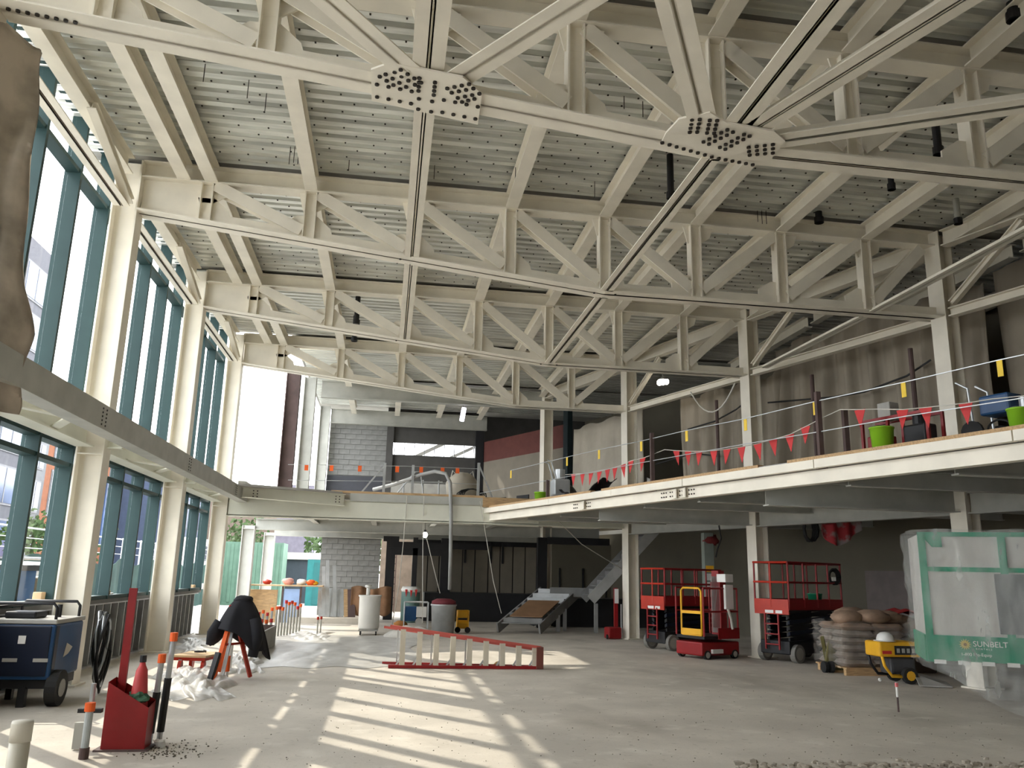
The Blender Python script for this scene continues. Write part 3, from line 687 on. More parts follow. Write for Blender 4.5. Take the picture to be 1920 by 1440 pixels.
# ---- guard posts, cables, yellow tags and pennants along the balcony edge
def gpost(x, ytop, label, off=.12, w_=.07):
    p = edge_at(x, ytop, off); t = thing('guard_post', label, 'post', (p.x, p.y, 3.36), 'balcony guard posts')
    MB().bb((p.x-w_/2, p.y-w_/2, 3.2), (p.x+w_/2, p.y+w_/2, p.z)).build('tube', m_rust, t)
    MB().bb((p.x-w_*.9, p.y-w_*.9, 3.2), (p.x+w_*.9, p.y+w_*.9, 3.3)).build('clamp', m_rust, t)
    return t
gpost(1532, 735, 'tall dark guard post left of the lime bucket')
gpost(1583, 768, 'shorter dark guard post just left of the lime bucket', .5)
gpost(1222, 812, 'dark guard post right of the lamp column', .12)
gpost(1027, 900, 'dark guard post beside the far green bucket', .12)
ycab = [(958, 882), (1063, 857), (1123, 843), (1202, 827), (1287, 807), (1397, 785), (1527, 753), (1693, 717), (1873, 675), (1990, 650)]
tag(MB().tube([edge_at(x, y) for x, y in ycab], .008, 5).build('guard_cable', m_galv), 'upper steel guard cable carrying yellow tags on the balcony edge', 'cable')
tag(MB().tube([edge_at(*q) for q in ((900, 925), (1030, 900), (1200, 868), (1400, 832), (1545, 808), (1700, 780), (1990, 735))], .008, 5).build('guard_cable', m_galv), 'lower steel guard cable along the balcony edge', 'cable')
for i, (x, y) in enumerate(ycab[:-1]):
    p = edge_at(x, y); s_ = dE*.035
    tag(MB().prism([p-s_, p+s_, p+s_-V(0, 0, .2), p-s_-V(0, 0, .2)], nE*.006).build('warning_tag', m_tagy), '%s yellow tag from the left on the guard cable' % ordn(i), 'tag', 'yellow warning tags')
seg = [[(1060, 890), (1075, 889), (1092, 888), (1108, 887), (1124, 884), (1139, 880), (1153, 876), (1168, 871), (1183, 864), (1205, 859), (1222, 853), (1246, 843)],
       [(1246, 843), (1268, 845), (1290, 846), (1311, 846), (1338, 845), (1363, 842), (1390, 838), (1420, 832), (1449, 824), (1480, 815), (1510, 800), (1545, 782), (1575, 768)],
       [(1575, 768), (1612, 768), (1650, 767), (1692, 768), (1735, 764), (1810, 756), (1860, 748), (1960, 738)]]
k = 0
tag(MB().tube([edge_at(x, y, .2) for s_ in seg for x, y in s_], .007, 5).build('pennant_rope', m_rope), 'pale rope carrying red pennants along the balcony', 'rope')
for sg in seg:
    for (x, y) in sg[1:-1]:
        if x in (1650, 1222, 1545, 1860): continue
        p = edge_at(x, y, .2); s_ = dE*.095
        tw_ = nE*random.uniform(-.05, .05)
        tag(MB().prism([p-s_, p+s_, p-V(0, 0, .27)+tw_], nE*.004).build('pennant', m_pen), '%s red pennant from the left on the balcony rope' % ordn(k), 'pennant', 'red pennants'); k += 1
# ---- balcony clutter
def bucket(c, r, h, mat, label, name='bucket', group=None):
    t = thing(name, label, 'bucket', c, group)
    c = V(*c)
    MB().lathe([(r*.82, 0), (r, h), (r*1.05, h), (r*1.05, h-.02), (r*.95, h-.02), (r*.95, h-.01), (r*.8, .02)], c, 20).build('pail', mat, t, True)
    MB().tube([c+V(r*math.cos(a), 0, h-.02+.0+r*.35*math.sin(a)) for a in [math.pi*i/10 for i in range(11)]], .005, 5).build('handle', m_galv, t)
    return t
zB_ = 3.365
p = edge_at(1655, 833, .45); bucket((p.x, p.y, zB_), .16, .36, m_lime, 'lime green bucket on the balcony beside the red washer')
p = edge_at(1014, 928, .9); bucket((p.x, p.y, zB_), .17, .34, m_lime, 'small lime green bucket at the far balcony end')
p = edge_at(1912, 785, .45); bucket((p.x, p.y, zB_), .13, .3, m_lime, 'lime green bucket at the right edge beside the paint sprayer')
p = edge_at(1690, 800, 1.1)
t = thing('pressure_washer', 'red framed pressure washer on the balcony behind the lime bucket', 'machine', (p.x, p.y, zB_))
q = V(p.x, p.y, zB_)
for a in (-.55, .1, .55):
    for b in (-.16, .16): MB().beam(q+dE*a+nE*b+V(0, 0, .05), q+dE*a+nE*b+V(0, 0, .62), .04, .04, up=nE).build('upright', m_red, t)
for z in (.05, .6):
    for b in (-.16, .16): MB().beam(q+dE*-.55+nE*b+V(0, 0, z), q+dE*.55+nE*b+V(0, 0, z), .04, .04).build('rail', m_red, t)
MB().box(q+dE*-.3+V(0, 0, .3), (.26, .36, .3), Matrix.Rotation(.3, 3, 'Z')).build('engine', m_black, t, bevel=.03)
MB().box(q+dE*.2+V(0, 0, .72), (.2, .22, .26), Matrix.Rotation(.3, 3, 'Z')).build('control_box', m_concg, t, bevel=.01)
MB().cyl(q+dE*-.3+V(0, 0, .45), q+dE*-.3+V(0, 0, .6), .09, n=12).build('air_filter', m_black, t)
MB().box(q+dE*.35+V(0, 0, .25), (.28, .3, .24), Matrix.Rotation(.3, 3, 'Z')).build('pump', m_red, t, bevel=.02)
p = edge_at(1885, 770, 1.0); q = V(p.x, p.y, zB_)
t = thing('paint_sprayer', 'blue and black airless paint sprayer cart on the balcony at right', 'machine', tuple(q))
for s_ in (-1, 1):
    MB().tube([q+dE*.3+nE*(.2*s_)+V(0, 0, .1), q+dE*.34+nE*(.2*s_)+V(0, 0, .75), q+dE*.5+nE*(.2*s_)+V(0, 0, .86)], .016, 6).build('handle', m_galv, t)
    MB().cyl(q+dE*.28+nE*(.26*s_)+V(0, 0, .15), q+dE*.28+nE*(.3*s_)+V(0, 0, .15), .15, n=14).build('wheel', m_rubber, t)
MB().box(q+dE*.05+V(0, 0, .5), (.3, .4, .26), Matrix.Rotation(.3, 3, 'Z')).build('motor', m_blue, t, bevel=.03)
MB().cyl(q+dE*-.25+V(0, 0, .1), q+dE*-.25+V(0, 0, .55), .06, n=12).build('pump', m_galv, t)
MB().tube([q+dE*(.1+.16*math.cos(a))+V(0, 0, .2+.12*math.sin(a)) for a in [i*.45 for i in range(28)]], .014, 5).build('hose', m_cable, t)
p = edge_at(1050, 915, .6); q = V(p.x, p.y, zB_)
t = thing('concrete_grinder', 'grey dusty floor grinder near the far balcony end', 'machine', tuple(q))
MB().box(q+V(0, 0, .3), (.4, .5, .4)).build('body', m_galv, t, bevel=.04)
MB().cyl(q+V(0, 0, .5), q+V(0, 0, .75), .12, n=12).build('motor', m_galv, t)
for s_ in (-1, 1): MB().tube([q+V(-.1, .18*s_, .4), q+V(-.25, .18*s_, .9), q+V(-.35, .18*s_, .95)], .018, 6).build('handle', m_galv, t)
p = edge_at(1095, 912, .7); q = V(p.x, p.y, zB_)
tag(MB().sheet(lambda u, v: q+dE*(1.0*(.5-u)*2)+nE*(.5*(v-.5))+V(0, 0, .04+.32*(2*u-1)**2+.05*math.sin(v*9+u*5)+.03*math.sin(u*23)), 24, 8, (0, 0, -.015)).build('crumpled_sheet', m_black, None, True), 'black sheet sagging on the far balcony under the pennants', 'sheet')
p = edge_at(1225, 893, .7); q = V(p.x, p.y, zB_)
tag(MB().prism([q+dE*.45, q-dE*.45, q-dE*.4+nE*.35, q+dE*.4+nE*.35], (0, 0, .03)).prism([q+dE*.5+nE*.2, q-dE*.2+nE*.2, q+dE*.5+nE*.2+V(0, 0, .28)], nE*.02).build('board_offcut', m_concg), 'grey triangular panel at foot of the dark guard post', 'panel')
for i, (x, y) in enumerate(((1270, 800, ),)): pass
for i, (x0, y0, x1, y1) in enumerate(((1600, 828, 1740, 806), (1805, 815, 1850, 807))):
    a = edge_at(x0, y0, .35); b = edge_at(x1, y1, .35); a.z = b.z = 3.385
    tag(MB().beam(a, b, .12, .04).build('loose_plank', m_wood), ['loose plank lying by the lime bucket on the balcony edge', 'short loose plank lying right of the wrapped-booth column'][i], 'plank', 'loose planks')
# ---- far mezzanine clutter (front line Y = 22.3)
def fm(x, y, Y=22.35): return at(x, y, Y=Y)
zF = 3.60
posts = [(722, 868), (775, 872), (898, 868)]
for i, (x, y) in enumerate(posts):
    p = fm(x, y); t = thing('guard_post', '%s galvanised guard post from the left on the far mezzanine' % ordn(i), 'post', (p.x, p.y, zF), 'far guard posts')
    MB().bb((p.x-.035, p.y-.035, zF), (p.x+.035, p.y+.035, p.z)).build('tube', m_galv, t)
    MB().bb((p.x-.07, p.y-.07, zF), (p.x+.07, p.y+.07, zF+.02)).build('foot', m_galv, t)
    if i != 1: MB().beam((p.x, p.y, p.z-.05), (p.x+(-.62 if i == 0 else .42), p.y, zF+.02), .04, .04, up=(0, 1, 0)).build('raker', m_galv, t)
for i, yy in enumerate((871, 900)):
    tag(MB().tube([fm(540, yy), fm(620, yy+1), fm(760, yy+3), fm(898, yy+8)], .008, 5).build('guard_cable', m_galv), '%s guard cable across the front of the far mezzanine' % ['upper', 'lower'][i], 'cable')
for i, x in enumerate((575, 622, 675, 745, 790, 830, 858)):
    p = fm(x, 871+(x-575)*.02); tag(MB().bb((p.x-.05, p.y-.003, p.z-.16), (p.x+.05, p.y+.003, p.z)).build('warning_tag', m_orange), '%s orange tag from the left on the far guard cable' % ordn(i), 'tag', 'orange warning tags')
# hose arching over the edge down to the grout mixer
h = [fm(700, 918, 23.2), fm(740, 908, 22.8), fm(790, 890, 22.3), fm(815, 884, 22.0), fm(836, 888, 21.9), fm(844, 905, 21.85), fm(846, 960, 21.85), fm(845, 1040, 21.9), fm(843, 1105, 22.2)]
tag(MB().tube(h, .05, 10).build('grout_hose', M('grey_hose', (.33, .33, .32), .6), None, True), 'thick grey hose arching off the mezzanine down to the floor', 'hose')
ropes = [([(763, 930), (757, 1010), (748, 1100), (735, 1172)], 'leftmost'), ([(795, 930), (793, 1000), (792, 1168)], 'middle'), ([(800, 1010), (812, 1060), (825, 1112)], 'slanting'), ([(900, 940), (912, 1010), (925, 1090), (940, 1150)], 'rightmost')]
for pts, lb in ropes:
    tag(MB().tube([at(x, y, Y=21.8+.35*i) for i, (x, y) in enumerate(pts)], .011, 5).build('rope_drop', m_rope), '%s pale cord hanging from the far mezzanine' % lb, 'cord', 'hanging cords')
tag(MB().tube([V(at(1040, 965, Y=21.0).x, 21.0, 3.225), at(1040, 970, Y=21.1), at(1090, 1020, Y=22.5), at(1130, 1045, Y=23.5), at(1165, 1066, Y=24.17)], .014, 5).build('rope_drop', m_rope), 'pale cord swinging from the balcony toward the stairs', 'cord')
p = at(866, 930, Y=24.5); c = V(p.x, p.y, zF)
t = thing('bulk_bag', 'dusty white bulk bag standing on the far mezzanine', 'bag', tuple(c))
MB().blob(c+V(0, 0, .48), (.5, .42, .5), 16, 10, .06, 3).build('sack', m_tarp2, t, True)
for s_ in (-1, 1): MB().tube([c+V(.35*s_, 0, .8), c+V(.3*s_, 0, 1.02), c+V(.2*s_, 0, .9)], .02, 5).build('lifting_loop', m_rope, t)
p = at(885, 925, Y=23.6); c = V(p.x, p.y, zF+.2)
tag(MB().tube([c+V((.22+.004*i)*math.cos(i*.5), .03*math.sin(i*1.7), .2*math.sin(i*.5)) for i in range(60)], .018, 5).build('hose_coil', m_cable), 'black coil of hose beside the bulk bag', 'coil')
t = thing('mixer_stand', 'grey tubular stand on the far mezzanine under the hose', 'stand', tuple(fm(790, 915, 23.4)))
p = fm(770, 920, 23.4); b0 = V(p.x, p.y, zF)
for dx in (-.2, .35, .8): MB().cyl(b0+V(dx, 0, 0), b0+V(dx, .2, .6), .02, n=6).build('leg', m_galv, t)
MB().cyl(b0+V(-.3, .1, .5), b0+V(.9, .1, .55), .02, n=6).build('rail', m_galv, t)
MB().tube([b0+V(-.5, 0, .02), b0+V(.1, 0, .8), b0+V(.25, 0, .82), b0+V(.35, 0, .3)], .022, 6).build('crank_arm', m_galv, t)
# ---- lamps
def lamp(c, r, st, label, col=(1, .96, .88), name='work_lamp', cord=None):
    t = thing(name, label, 'lamp', c); c = V(*c)
    MB().blob(c, (r, r, r*1.15), 12, 8).build('bulb', EM('lamp_glow_'+name+str(round(c.x, 2)), col, st), t, True)
    MB().cyl(c+V(0, 0, r), c+V(0, 0, r+.08), r*.5, n=10).build('socket', m_black, t)
    if cord: MB().cyl(c+V(0, 0, r+.08), c+V(0, 0, r+.08+cord), .008, n=5).build('cord', m_cable, t)
lamp(at(797, 1003, Y=25.5), .075, 40, 'small white bulb lit below the far mezzanine', cord=.62)
t = thing('cage_lamp', 'bare lit cage lamp beside the white balcony column', 'lamp', at(1243, 718, Y=20.5)); c = at(1243, 718, Y=20.5)
for k in range(3): MB().blob(c+V(.1*(k-1), 0, .02*k), (.07, .07, .08), 10, 7).build('bulb', EM('cage_glow%d' % k, (1, .9, .75), 14), t, True)
MB().cyl(c+V(0, 0, .08), c+V(0, 0, .16), .14, .04, n=12).build('reflector', m_galv, t); MB().cyl(c+V(0, 0, .16), c+V(0, 0, .45), .012, n=6).build('stem', m_galv, t)
t = thing('tube_lamp', 'violet-white tube lamp hanging over the far mezzanine', 'lamp', at(868, 775, Y=28)); c = at(868, 777, Y=28)
MB().box(c, (.16, .1, .5), Matrix.Rotation(.15, 3, 'Y')).build('tube', EM('tube_glow', (.85, .8, 1), 5), t, bevel=.03); MB().cyl(c+V(0, 0, .25), (c.x, c.y, 7.86), .01, n=6).build('cord', m_cable, t)
tag(MB().tube(sag(edge_at(1295, 735, 2.6), edge_at(1378, 718, 2.6), .55), .016, 6).build('rope_drop', m_rope), 'pale cord looping under the strut by the lamp', 'cord')
# ---- hanger rods and pipes under the roof deck
for i, (x, y0, y1, w_, yy) in enumerate(((1258, 290, 372, .05, 10.8), (1760, 200, 290, .05, 8.6), (1902, 0, 38, .06, 6.9), (1797, 385, 420, .05, 11.3), (1672, 338, 356, .045, 10.4), (1536, 405, 418, .06, 12.2), (668, 598, 608, .06, 18.5), (664, 628, 640, .06, 20.0))):
    p = at(x, y1, Y=yy); q = at(x, y0, Y=yy)
    t = thing('roof_drain_pipe', ['black drain pipe hanging beside the kink brace', 'black drain pipe hanging near the right-hand truss end', 'black drain pipe at the top right corner', 'grey drain pipe near the balcony columns', 'short black drain stub right of the kinked gusset', 'black drain stub at the second truss top', 'small dark fitting over the third truss', 'small dark fitting under the third truss'][i], 'pipe', tuple(p), 'roof pipes')
    MB().cyl(p, (p.x, p.y, 7.86), w_, n=12).build('pipe', m_black if i != 3 else m_steelg, t, False)
    MB().cyl(p, p+V(0, 0, .1), w_*1.35, n=12).build('coupling', m_black, t)
rnd = random.Random(5); k = 0
for (x, y, n) in ((385, 120, 1), (467, 150, 1), (500, 175, 1), (545, 275, 3), (655, 300, 1), (815, 310, 1), (967, 305, 2), (1115, 340, 1), (1170, 180, 1), (1205, 190, 1), (1420, 395, 3), (1660, 395, 2), (1680, 90, 1), (1790, 110, 1)):
    for j in range(n):
        p = at(x+j*8, y, Z=7.86); q = p-V(0, 0, rnd.uniform(.18, .3))
        tag(MB().cyl(q, p, .006, n=5).build('hanger_wire', m_bolt), '%s thin hanger wire from the left under the roof deck' % ordn(k), 'wire', 'hanger wires'); k += 1
# ---- sheeting wrapped around the nearest window column
ob = [(70, 88), (88, 110), (75, 170), (66, 260), (58, 350), (48, 450), (44, 540), (50, 620), (38, 690), (30, 740), (24, 775)]
def wr_fn(u, v):
    f = v*(len(ob)-1); i = min(int(f), len(ob)-2); x, y = [ob[i][k_]+(ob[i+1][k_]-ob[i][k_])*(f-i) for k_ in (0, 1)]
    P1 = at(x, y, Y=8.3); P0 = V(-4.66, 7.35, P1.z)
    p = P0+(P1-P0)*u; p.y -= .28*math.sin(u*3.14)*(.7+.3*math.sin(v*9)); return p+V(.022*math.sin(v*17+u*9), .09*math.sin(u*16+v*5)+.05*math.sin(v*27+u*8), 0)
m_kraft = M('brown_sheeting', (.42, .36, .29), .7, var=.3, scale=2.2, bump=.4, bscale=5)
tag(MB().sheet(wr_fn, 24, 60, (.01, .02, 0)).build('column_wrap', m_kraft, None, True), 'crumpled brown sheeting wrapped around the nearest window column', 'sheeting')
# ================================================================ things on the ground floor
def fl_(x, y): return at(x, y, Z=0)
# ---- trailer welder
wx0, wx1, wy0, wy1 = -4.5, -3.76, 10.62, 11.55
t = thing('engine_welder', 'dark blue engine welder on a two-wheel cart beside the windows', 'welder', (-4.03, 11.2, 0))
MB().bb((wx0, wy0, .30), (wx1, wy1, .92)).build('body', m_blue, t, bevel=.03)
fp = MB().bb((wx0+.06, wy0-.015, .34), (wx1-.04, wy0+.01, .90)).build('front_panel', m_navy, t, bevel=.01)
MB().bb((-4.14, wy0-.022, .70), (-4.06, wy0-.012, .79)).build('label_plate', m_white, fp)
for x in (-4.28, -3.95): MB().bb((x, wy0-.02, .5), (x+.16, wy0-.012, .54)).build('vent_slot', m_concg, fp)
MB().bb((wx0-.01, wy0-.01, .92), (wx1+.01, wy1+.01, .97)).build('lid', m_concg, t, bevel=.01)
MB().bb((wx0+.1, wy0+.15, .97), (wx0+.45, wy0+.5, 1.05)).build('engine_cover', m_black, t, bevel=.02)
MB().cyl((-3.95, 11.2, .97), (-3.95, 11.2, 1.12), .03, n=8).build('exhaust', m_black, t)
for y in (wy0+.08, wy1-.1):
    MB().tube([(wx0+.02, y, .93), (wx0+.02, y, 1.1), (wx0+.06, y, 1.15), (wx1-.08, y, 1.15), (wx1-.04, y, 1.1), (wx1-.04, y, .93)], .018, 8).build('lifting_bar', m_black, t, True)
MB().tube([(wx0+.02, wy0+.08, 1.1), (wx0+.02, wy1-.1, 1.1)], .016, 6).build('side_bar', m_black, t, True)
MB().bb((wx0+.02, wy0+.05, .2), (wx1-.02, wy1-.05, .30)).build('frame', m_black, t)
for i, x in enumerate((wx0+.02, wx1-.02)):
    s_ = -1 if i == 0 else 1
    for y in (wy0+.1,):
        w_ = MB().cyl((x, y+.06, .2), (x+.12*s_, y+.06, .2), .2, n=20).build('wheel', m_rubber, t)
        MB().cyl((x+.121*s_, y+.06, .2), (x+.128*s_, y+.06, .2), .1, n=14).build('hub', m_concg, w_)
MB().bb((-4.08, wy0+.02, 0), (-4.0, wy0+.1, .22)).build('jack_leg', m_black, t)
MB().bb((wx0+.05, wy1-.3, 0), (wx0+.12, wy1-.22, .22)).build('jack_leg', m_black, t)
MB().prism([(wx1+.002, wy0+.42, .68), (wx1+.002, wy0+.62, .62), (wx1+.002, wy0+.5, .55), (wx1+.002, wy0+.35, .52)], (.004, 0, 0)).build('decal', M('decal', (.55, .5, .42), .6), t)
MB().bb((wx1, wy0+.03, .32), (wx1+.006, wy0+.12, .9)).build('side_trim', m_navy, t)
# coiled leads hanging on the far corner
pc = V(-3.62, 11.72, .70)
t = thing('welding_leads', 'thick coil of black welding leads hung on the welder', 'cable', (pc.x, pc.y, 0))
for k in range(9):
    rr = .17+.012*k; zc = .66-.02*k
    MB().tube([pc+V(.012*k+.02*math.sin(a*3+k), rr*math.cos(a)*.75, (zc-.70)+(.36+.015*k)*math.sin(a)) for a in [i*6.3/22 for i in range(23)]], .017, 6).build('loop', m_cable if k % 3 else m_galv, t, True)
# ---- red extinguisher stand
p = fl_(236, 1404); bx, by = p.x, p.y
t = thing('extinguisher_stand', 'red steel stand with a tall flat post holding hoses and an extinguisher', 'stand', (bx, by, 0))
MB().add([(bx-.19, by-.1, 0), (bx+.18, by-.1, 0), (bx+.18, by+.12, 0), (bx-.19, by+.12, 0), (bx-.19, by-.1, .58), (bx+.18, by-.1, .36), (bx+.18, by+.12, .40), (bx-.19, by+.12, .6)],
         [(0, 3, 2, 1), (0, 1, 5, 4), (1, 2, 6, 5), (2, 3, 7, 6), (3, 0, 4, 7)]).build('tray', m_red, t)
MB().add([(bx-.17, by-.08, .03), (bx+.16, by-.08, .03), (bx+.16, by+.1, .03), (bx-.17, by+.1, .03), (bx-.17, by-.08, .54), (bx+.16, by-.08, .34), (bx+.16, by+.1, .38), (bx-.17, by+.1, .56)],
         [(0, 1, 2, 3), (0, 4, 5, 1), (1, 5, 6, 2), (2, 6, 7, 3), (3, 7, 4, 0)]).build('tray_lining', m_red, t)
MB().bb((bx-.16, by+.07, .1), (bx-.09, by+.1, 1.40)).build('post', m_red, t)
MB().bb((bx-.24, by-.14, 0), (bx+.22, by+.16, .015)).build('base_plate', m_rust, t)
t = thing('extinguisher_horn', 'red conical hood standing in the red stand', 'extinguisher', (bx+.06, by+.04, .1))
MB().lathe([(.085, 0), (.085, .3), (.05, .62), (.03, .66), (.02, .7)], (bx+.05, by+.03, .05), 16).build('cylinder', M('faded_red', (.55, .06, .06), .5), t, True)
MB().cyl((bx+.05, by+.03, .74), (bx+.05, by+.03, .8), .03, n=8).build('valve', m_black, t)
tag(MB().blob((bx+.05, by-.01, .43), (.11, .07, .06), 10, 7, .3, 4).build('rag', M('green_rag', (.05, .12, .07), .9), None), 'crumpled dark green rag in the red stand', 'rag')
for i, (dx, dy, h_, c_) in enumerate(((.15, .17, .74, m_galv), (.22, .24, .93, m_galv), (-.02, .18, .6, m_rust))):
    t = thing('conduit_stub', ['shorter capped conduit right behind the red stand', 'taller capped conduit right behind the red stand', 'thin bare rod behind the red stand'][i], 'conduit', (bx+dx, by+dy, 0), 'conduit stubs by the red stand')
    MB().cyl((bx+dx, by+dy, 0), (bx+dx+.03, by+dy, h_), .026 if i < 2 else .012, n=10).build('pipe', c_, t)
    if i < 2:
        MB().cyl((bx+dx+.03, by+dy, h_-.02), (bx+dx+.03, by+dy, h_+.06), .036, n=10).build('cap', m_orange, t)
        MB().cyl((bx+dx+.003, by+dy, .1), (bx+dx+.02, by+dy, h_*.62), .034, n=10).build('sleeve', m_cable, t)
# ---- pipes rising from the slab in front
p = at(43, 1352, Z=.71)
t = thing('pvc_pipe', 'thick cream plastic pipe sticking up at the lower left corner', 'pipe', (p.x, p.y, 0))
MB().lathe([(.055, 0), (.055, .71), (.048, .71), (.048, .6)], (p.x, p.y, 0), 28).build('wall', M('cream_pvc', (.62, .58, .47), .4, var=.03), t, True)
MB().lathe([(.058, .6), (.058, .70), (.0555, .712)], (p.x, p.y, 0), 28).build('collar', M('cream_pvc2', (.66, .62, .52), .4, var=.03), t, True)
p = fl_(156, 1423)
t = thing('capped_pipe', 'grey plastic pipe with orange cap rising from the slab left of the red stand', 'pipe', (p.x, p.y, 0))
MB().cyl((p.x, p.y, 0), (p.x, p.y, .40), .032, n=14).build('pipe', M('pvc_grey', (.42, .45, .45), .5), t)
MB().cyl((p.x, p.y, .38), (p.x, p.y, .45), .042, n=14).build('cap', m_orange, t)
MB().cyl((p.x, p.y, .0), (p.x, p.y, .09), .04, n=14).build('sleeve', m_rust, t)
p2 = fl_(160, 1406)
t = thing('steel_pipe', 'thin steel pipe behind the orange-capped pipe', 'pipe', (p2.x, p2.y, 0))
MB().cyl((p2.x, p2.y, 0), (p2.x, p2.y, .56), .022, n=10).build('pipe', m_galv, t)
MB().box((p2.x-.05, p2.y, .12), (.12, .05, .22)).build('bracket', m_steelg, t)
MB().box((p2.x, p2.y, .33), (.2, .06, .035)).build('clamp', m_black, t)
# rubble and dust at the red stand
rb = MB(); rn = random.Random(3)
for k in range(220):
    x, y = 310+rn.gauss(0, 45), 1408+rn.gauss(0, 9); q = fl_(x, y); s_ = rn.uniform(.002, .011); rb.blob((q.x, q.y, s_*.5), (s_, s_, s_*.7), 5, 3, .3, k)
tag(rb.build('rubble', M('dark_rubble', (.15, .13, .10), .95)), 'dark rubble and grit strewn right of the red stand', 'rubble', kind='stuff')
q = fl_(298, 1402); tag(MB().blob((q.x, q.y, .035), (.05, .04, .035), 8, 6, .3, 2).build('stone', m_white), 'single whitish lump beside the dark rubble', 'stone')
# dirt ridge at the lower right edge
dr = MB(); rn = random.Random(9)
for k in range(420):
    x = rn.uniform(1380, 1960); q = fl_(x, 1444+rn.gauss(0, 6)-max(0, x-1750)*.02); s_ = rn.uniform(.008, .035); dr.blob((q.x, q.y, s_*.4), (s_*1.4, s_, s_*.7), 5, 3, .3, k)
tag(dr.build('dirt_ridge', M('pale_dirt', (.36, .32, .26), .95)), 'ridge of pale dirt and crumbs along the lower right edge', 'dirt', kind='stuff')
# grit specks over the slab
gs = MB(); rn = random.Random(12)
for k in range(380):
    x, y = rn.uniform(450, 1900), rn.uniform(1280, 1438); q = fl_(x, y); s_ = rn.uniform(.003, .008); gs.blob((q.x, q.y, s_*.5), (s_, s_, s_*.6), 5, 3, .2, k)
tag(gs.build('grit', M('grit', (.16, .14, .11), .95)), 'scattered dark grit specks across the slab', 'grit', kind='stuff')
# ---- pin with pink flag
q = fl_(1685, 1335)
t = thing('survey_pin', 'thin survey pin with pink tape standing alone on the slab', 'pin', tuple(q))
MB().cyl(q, q+V(0, 0, .36), .012, n=8).build('rod', m_rust, t); MB().cyl(q+V(0, 0, .18), q+V(0, 0, .36), .015, n=8).build('sleeve', m_white, t)
MB().box(q+V(0, 0, .33), (.03, .03, .05)).build('tape', M('pink', (.75, .2, .2), .6), t)

# ---- orange pipe tripod with jacket, bucket and cart
q = fl_(395, 1284); cx, cy_ = q.x, q.y
t = thing('pipe_tripod', 'orange pipe-vise tripod half covered by a black jacket', 'tripod', (cx, cy_+.5, 0))
top = V(cx+.12, cy_+.55, 1.02)
MB().beam(top, (cx+.02, cy_, .02), .055, .05).build('leg', m_orange, t); MB().beam(top+V(.05, 0, 0), (cx+.12, cy_+.1, .02), .04, .04).build('leg', m_galv, t)
MB().beam(top, (cx+.42, cy_+.75, .02), .05, .05).build('leg', m_redo, t); MB().beam(top, (cx-.1, cy_+1.05, .02), .05, .05).build('leg', m_orange, t)
MB().beam((cx-.02, cy_-.02, .03), (cx+.04, cy_+.12, .42), .07, .06).build('leg_boot', m_black, t)
MB().box(top+V(0, 0, .02), (.12, .12, .06)).build('head', m_redo, t)
MB().beam(top+V(-.02, -.28, -.5), top+V(.2, .1, -.5), .03, .03).build('spreader', m_redo, t)
def jk(u, v):
    an = u*6.283; r_ = .06+.33*v**.75; op = max(0, math.cos(an-3.95))**3
    dn = v**1.3*(.70+.08*math.sin(an*2+1)+.05*math.sin(an*5)+.06*math.cos(an))*(1-.42*op)
    return top+V(.12+(r_+.035*math.sin(an*7)*v)*math.cos(an)*(1.12-.2*op), .06+(r_*.9+.03*math.sin(an*6+1)*v)*math.sin(an), .15-dn)
t2 = thing('black_jacket', 'black work jacket draped over the orange tripod', 'jacket', (cx+.2, cy_+.6, 0))
MB().sheet(jk, 40, 14, (0, 0, -.015)).build('cloth', M('black_cloth', (.012, .012, .016), .85, var=.3), t2, True)
MB().blob(top+V(.12, .06, .12), (.15, .13, .07), 12, 8, .1, 5).build('collar', M('black_cloth2', (.014, .014, .018), .85), t2, True)
MB().tube([top+V(.34, -.1, -.15), top+V(.40, -.16, -.42), top+V(.36, -.18, -.68)], [.09, .085, .07], 10).build('sleeve', bpy.data.materials['black_cloth'], t2, True)
MB().tube([top+V(-.16, -.06, -.2), top+V(-.25, -.1, -.36), top+V(-.27, -.1, -.52)], [.09, .085, .06], 10).build('sleeve', bpy.data.materials['black_cloth'], t2, True)
q = fl_(420, 1258); t = thing('white_can', 'tall white plastic can under the black jacket', 'can', tuple(q))
MB().bb((q.x-.1, q.y-.1, 0), (q.x+.1, q.y+.1, .42)).build('can', m_white, t, bevel=.03); MB().cyl(q+V(.04, 0, .42), q+V(.04, 0, .46), .03, n=10).build('cap', m_redo, t)
q = fl_(345, 1262)
t = thing('red_dolly', 'red wheeled dolly with a plywood top by the tripod', 'dolly', tuple(q))
MB().box(q+V(.12, .3, .25), (.55, .7, .03), Matrix.Rotation(-.2, 3, 'Z')).build('top_board', m_ply, t)
MB().box(q+V(.12, .3, .21), (.5, .64, .05), Matrix.Rotation(-.2, 3, 'Z')).build('frame', m_redo, t)
for a, b in ((-.1, .02), (.25, .0), (-.05, .6), (.32, .55)):
    w_ = MB().cyl(q+V(a, b, .095), q+V(a+.05, b, .095), .095, n=16).build('wheel', m_redo, t); MB().cyl(q+V(a+.02, b, .1), q+V(a+.02, b, .2), .03, n=8).build('fork', m_galv, w_)
c = q+V(.15, .3, .275)
tag(MB().tube([c+V(.09*math.cos(i*.6), .09*math.sin(i*.6), .006+.0012*i) for i in range(24)], .006, 5).build('wire_coil', m_cable), 'small coil of black wire on the dolly board', 'coil')
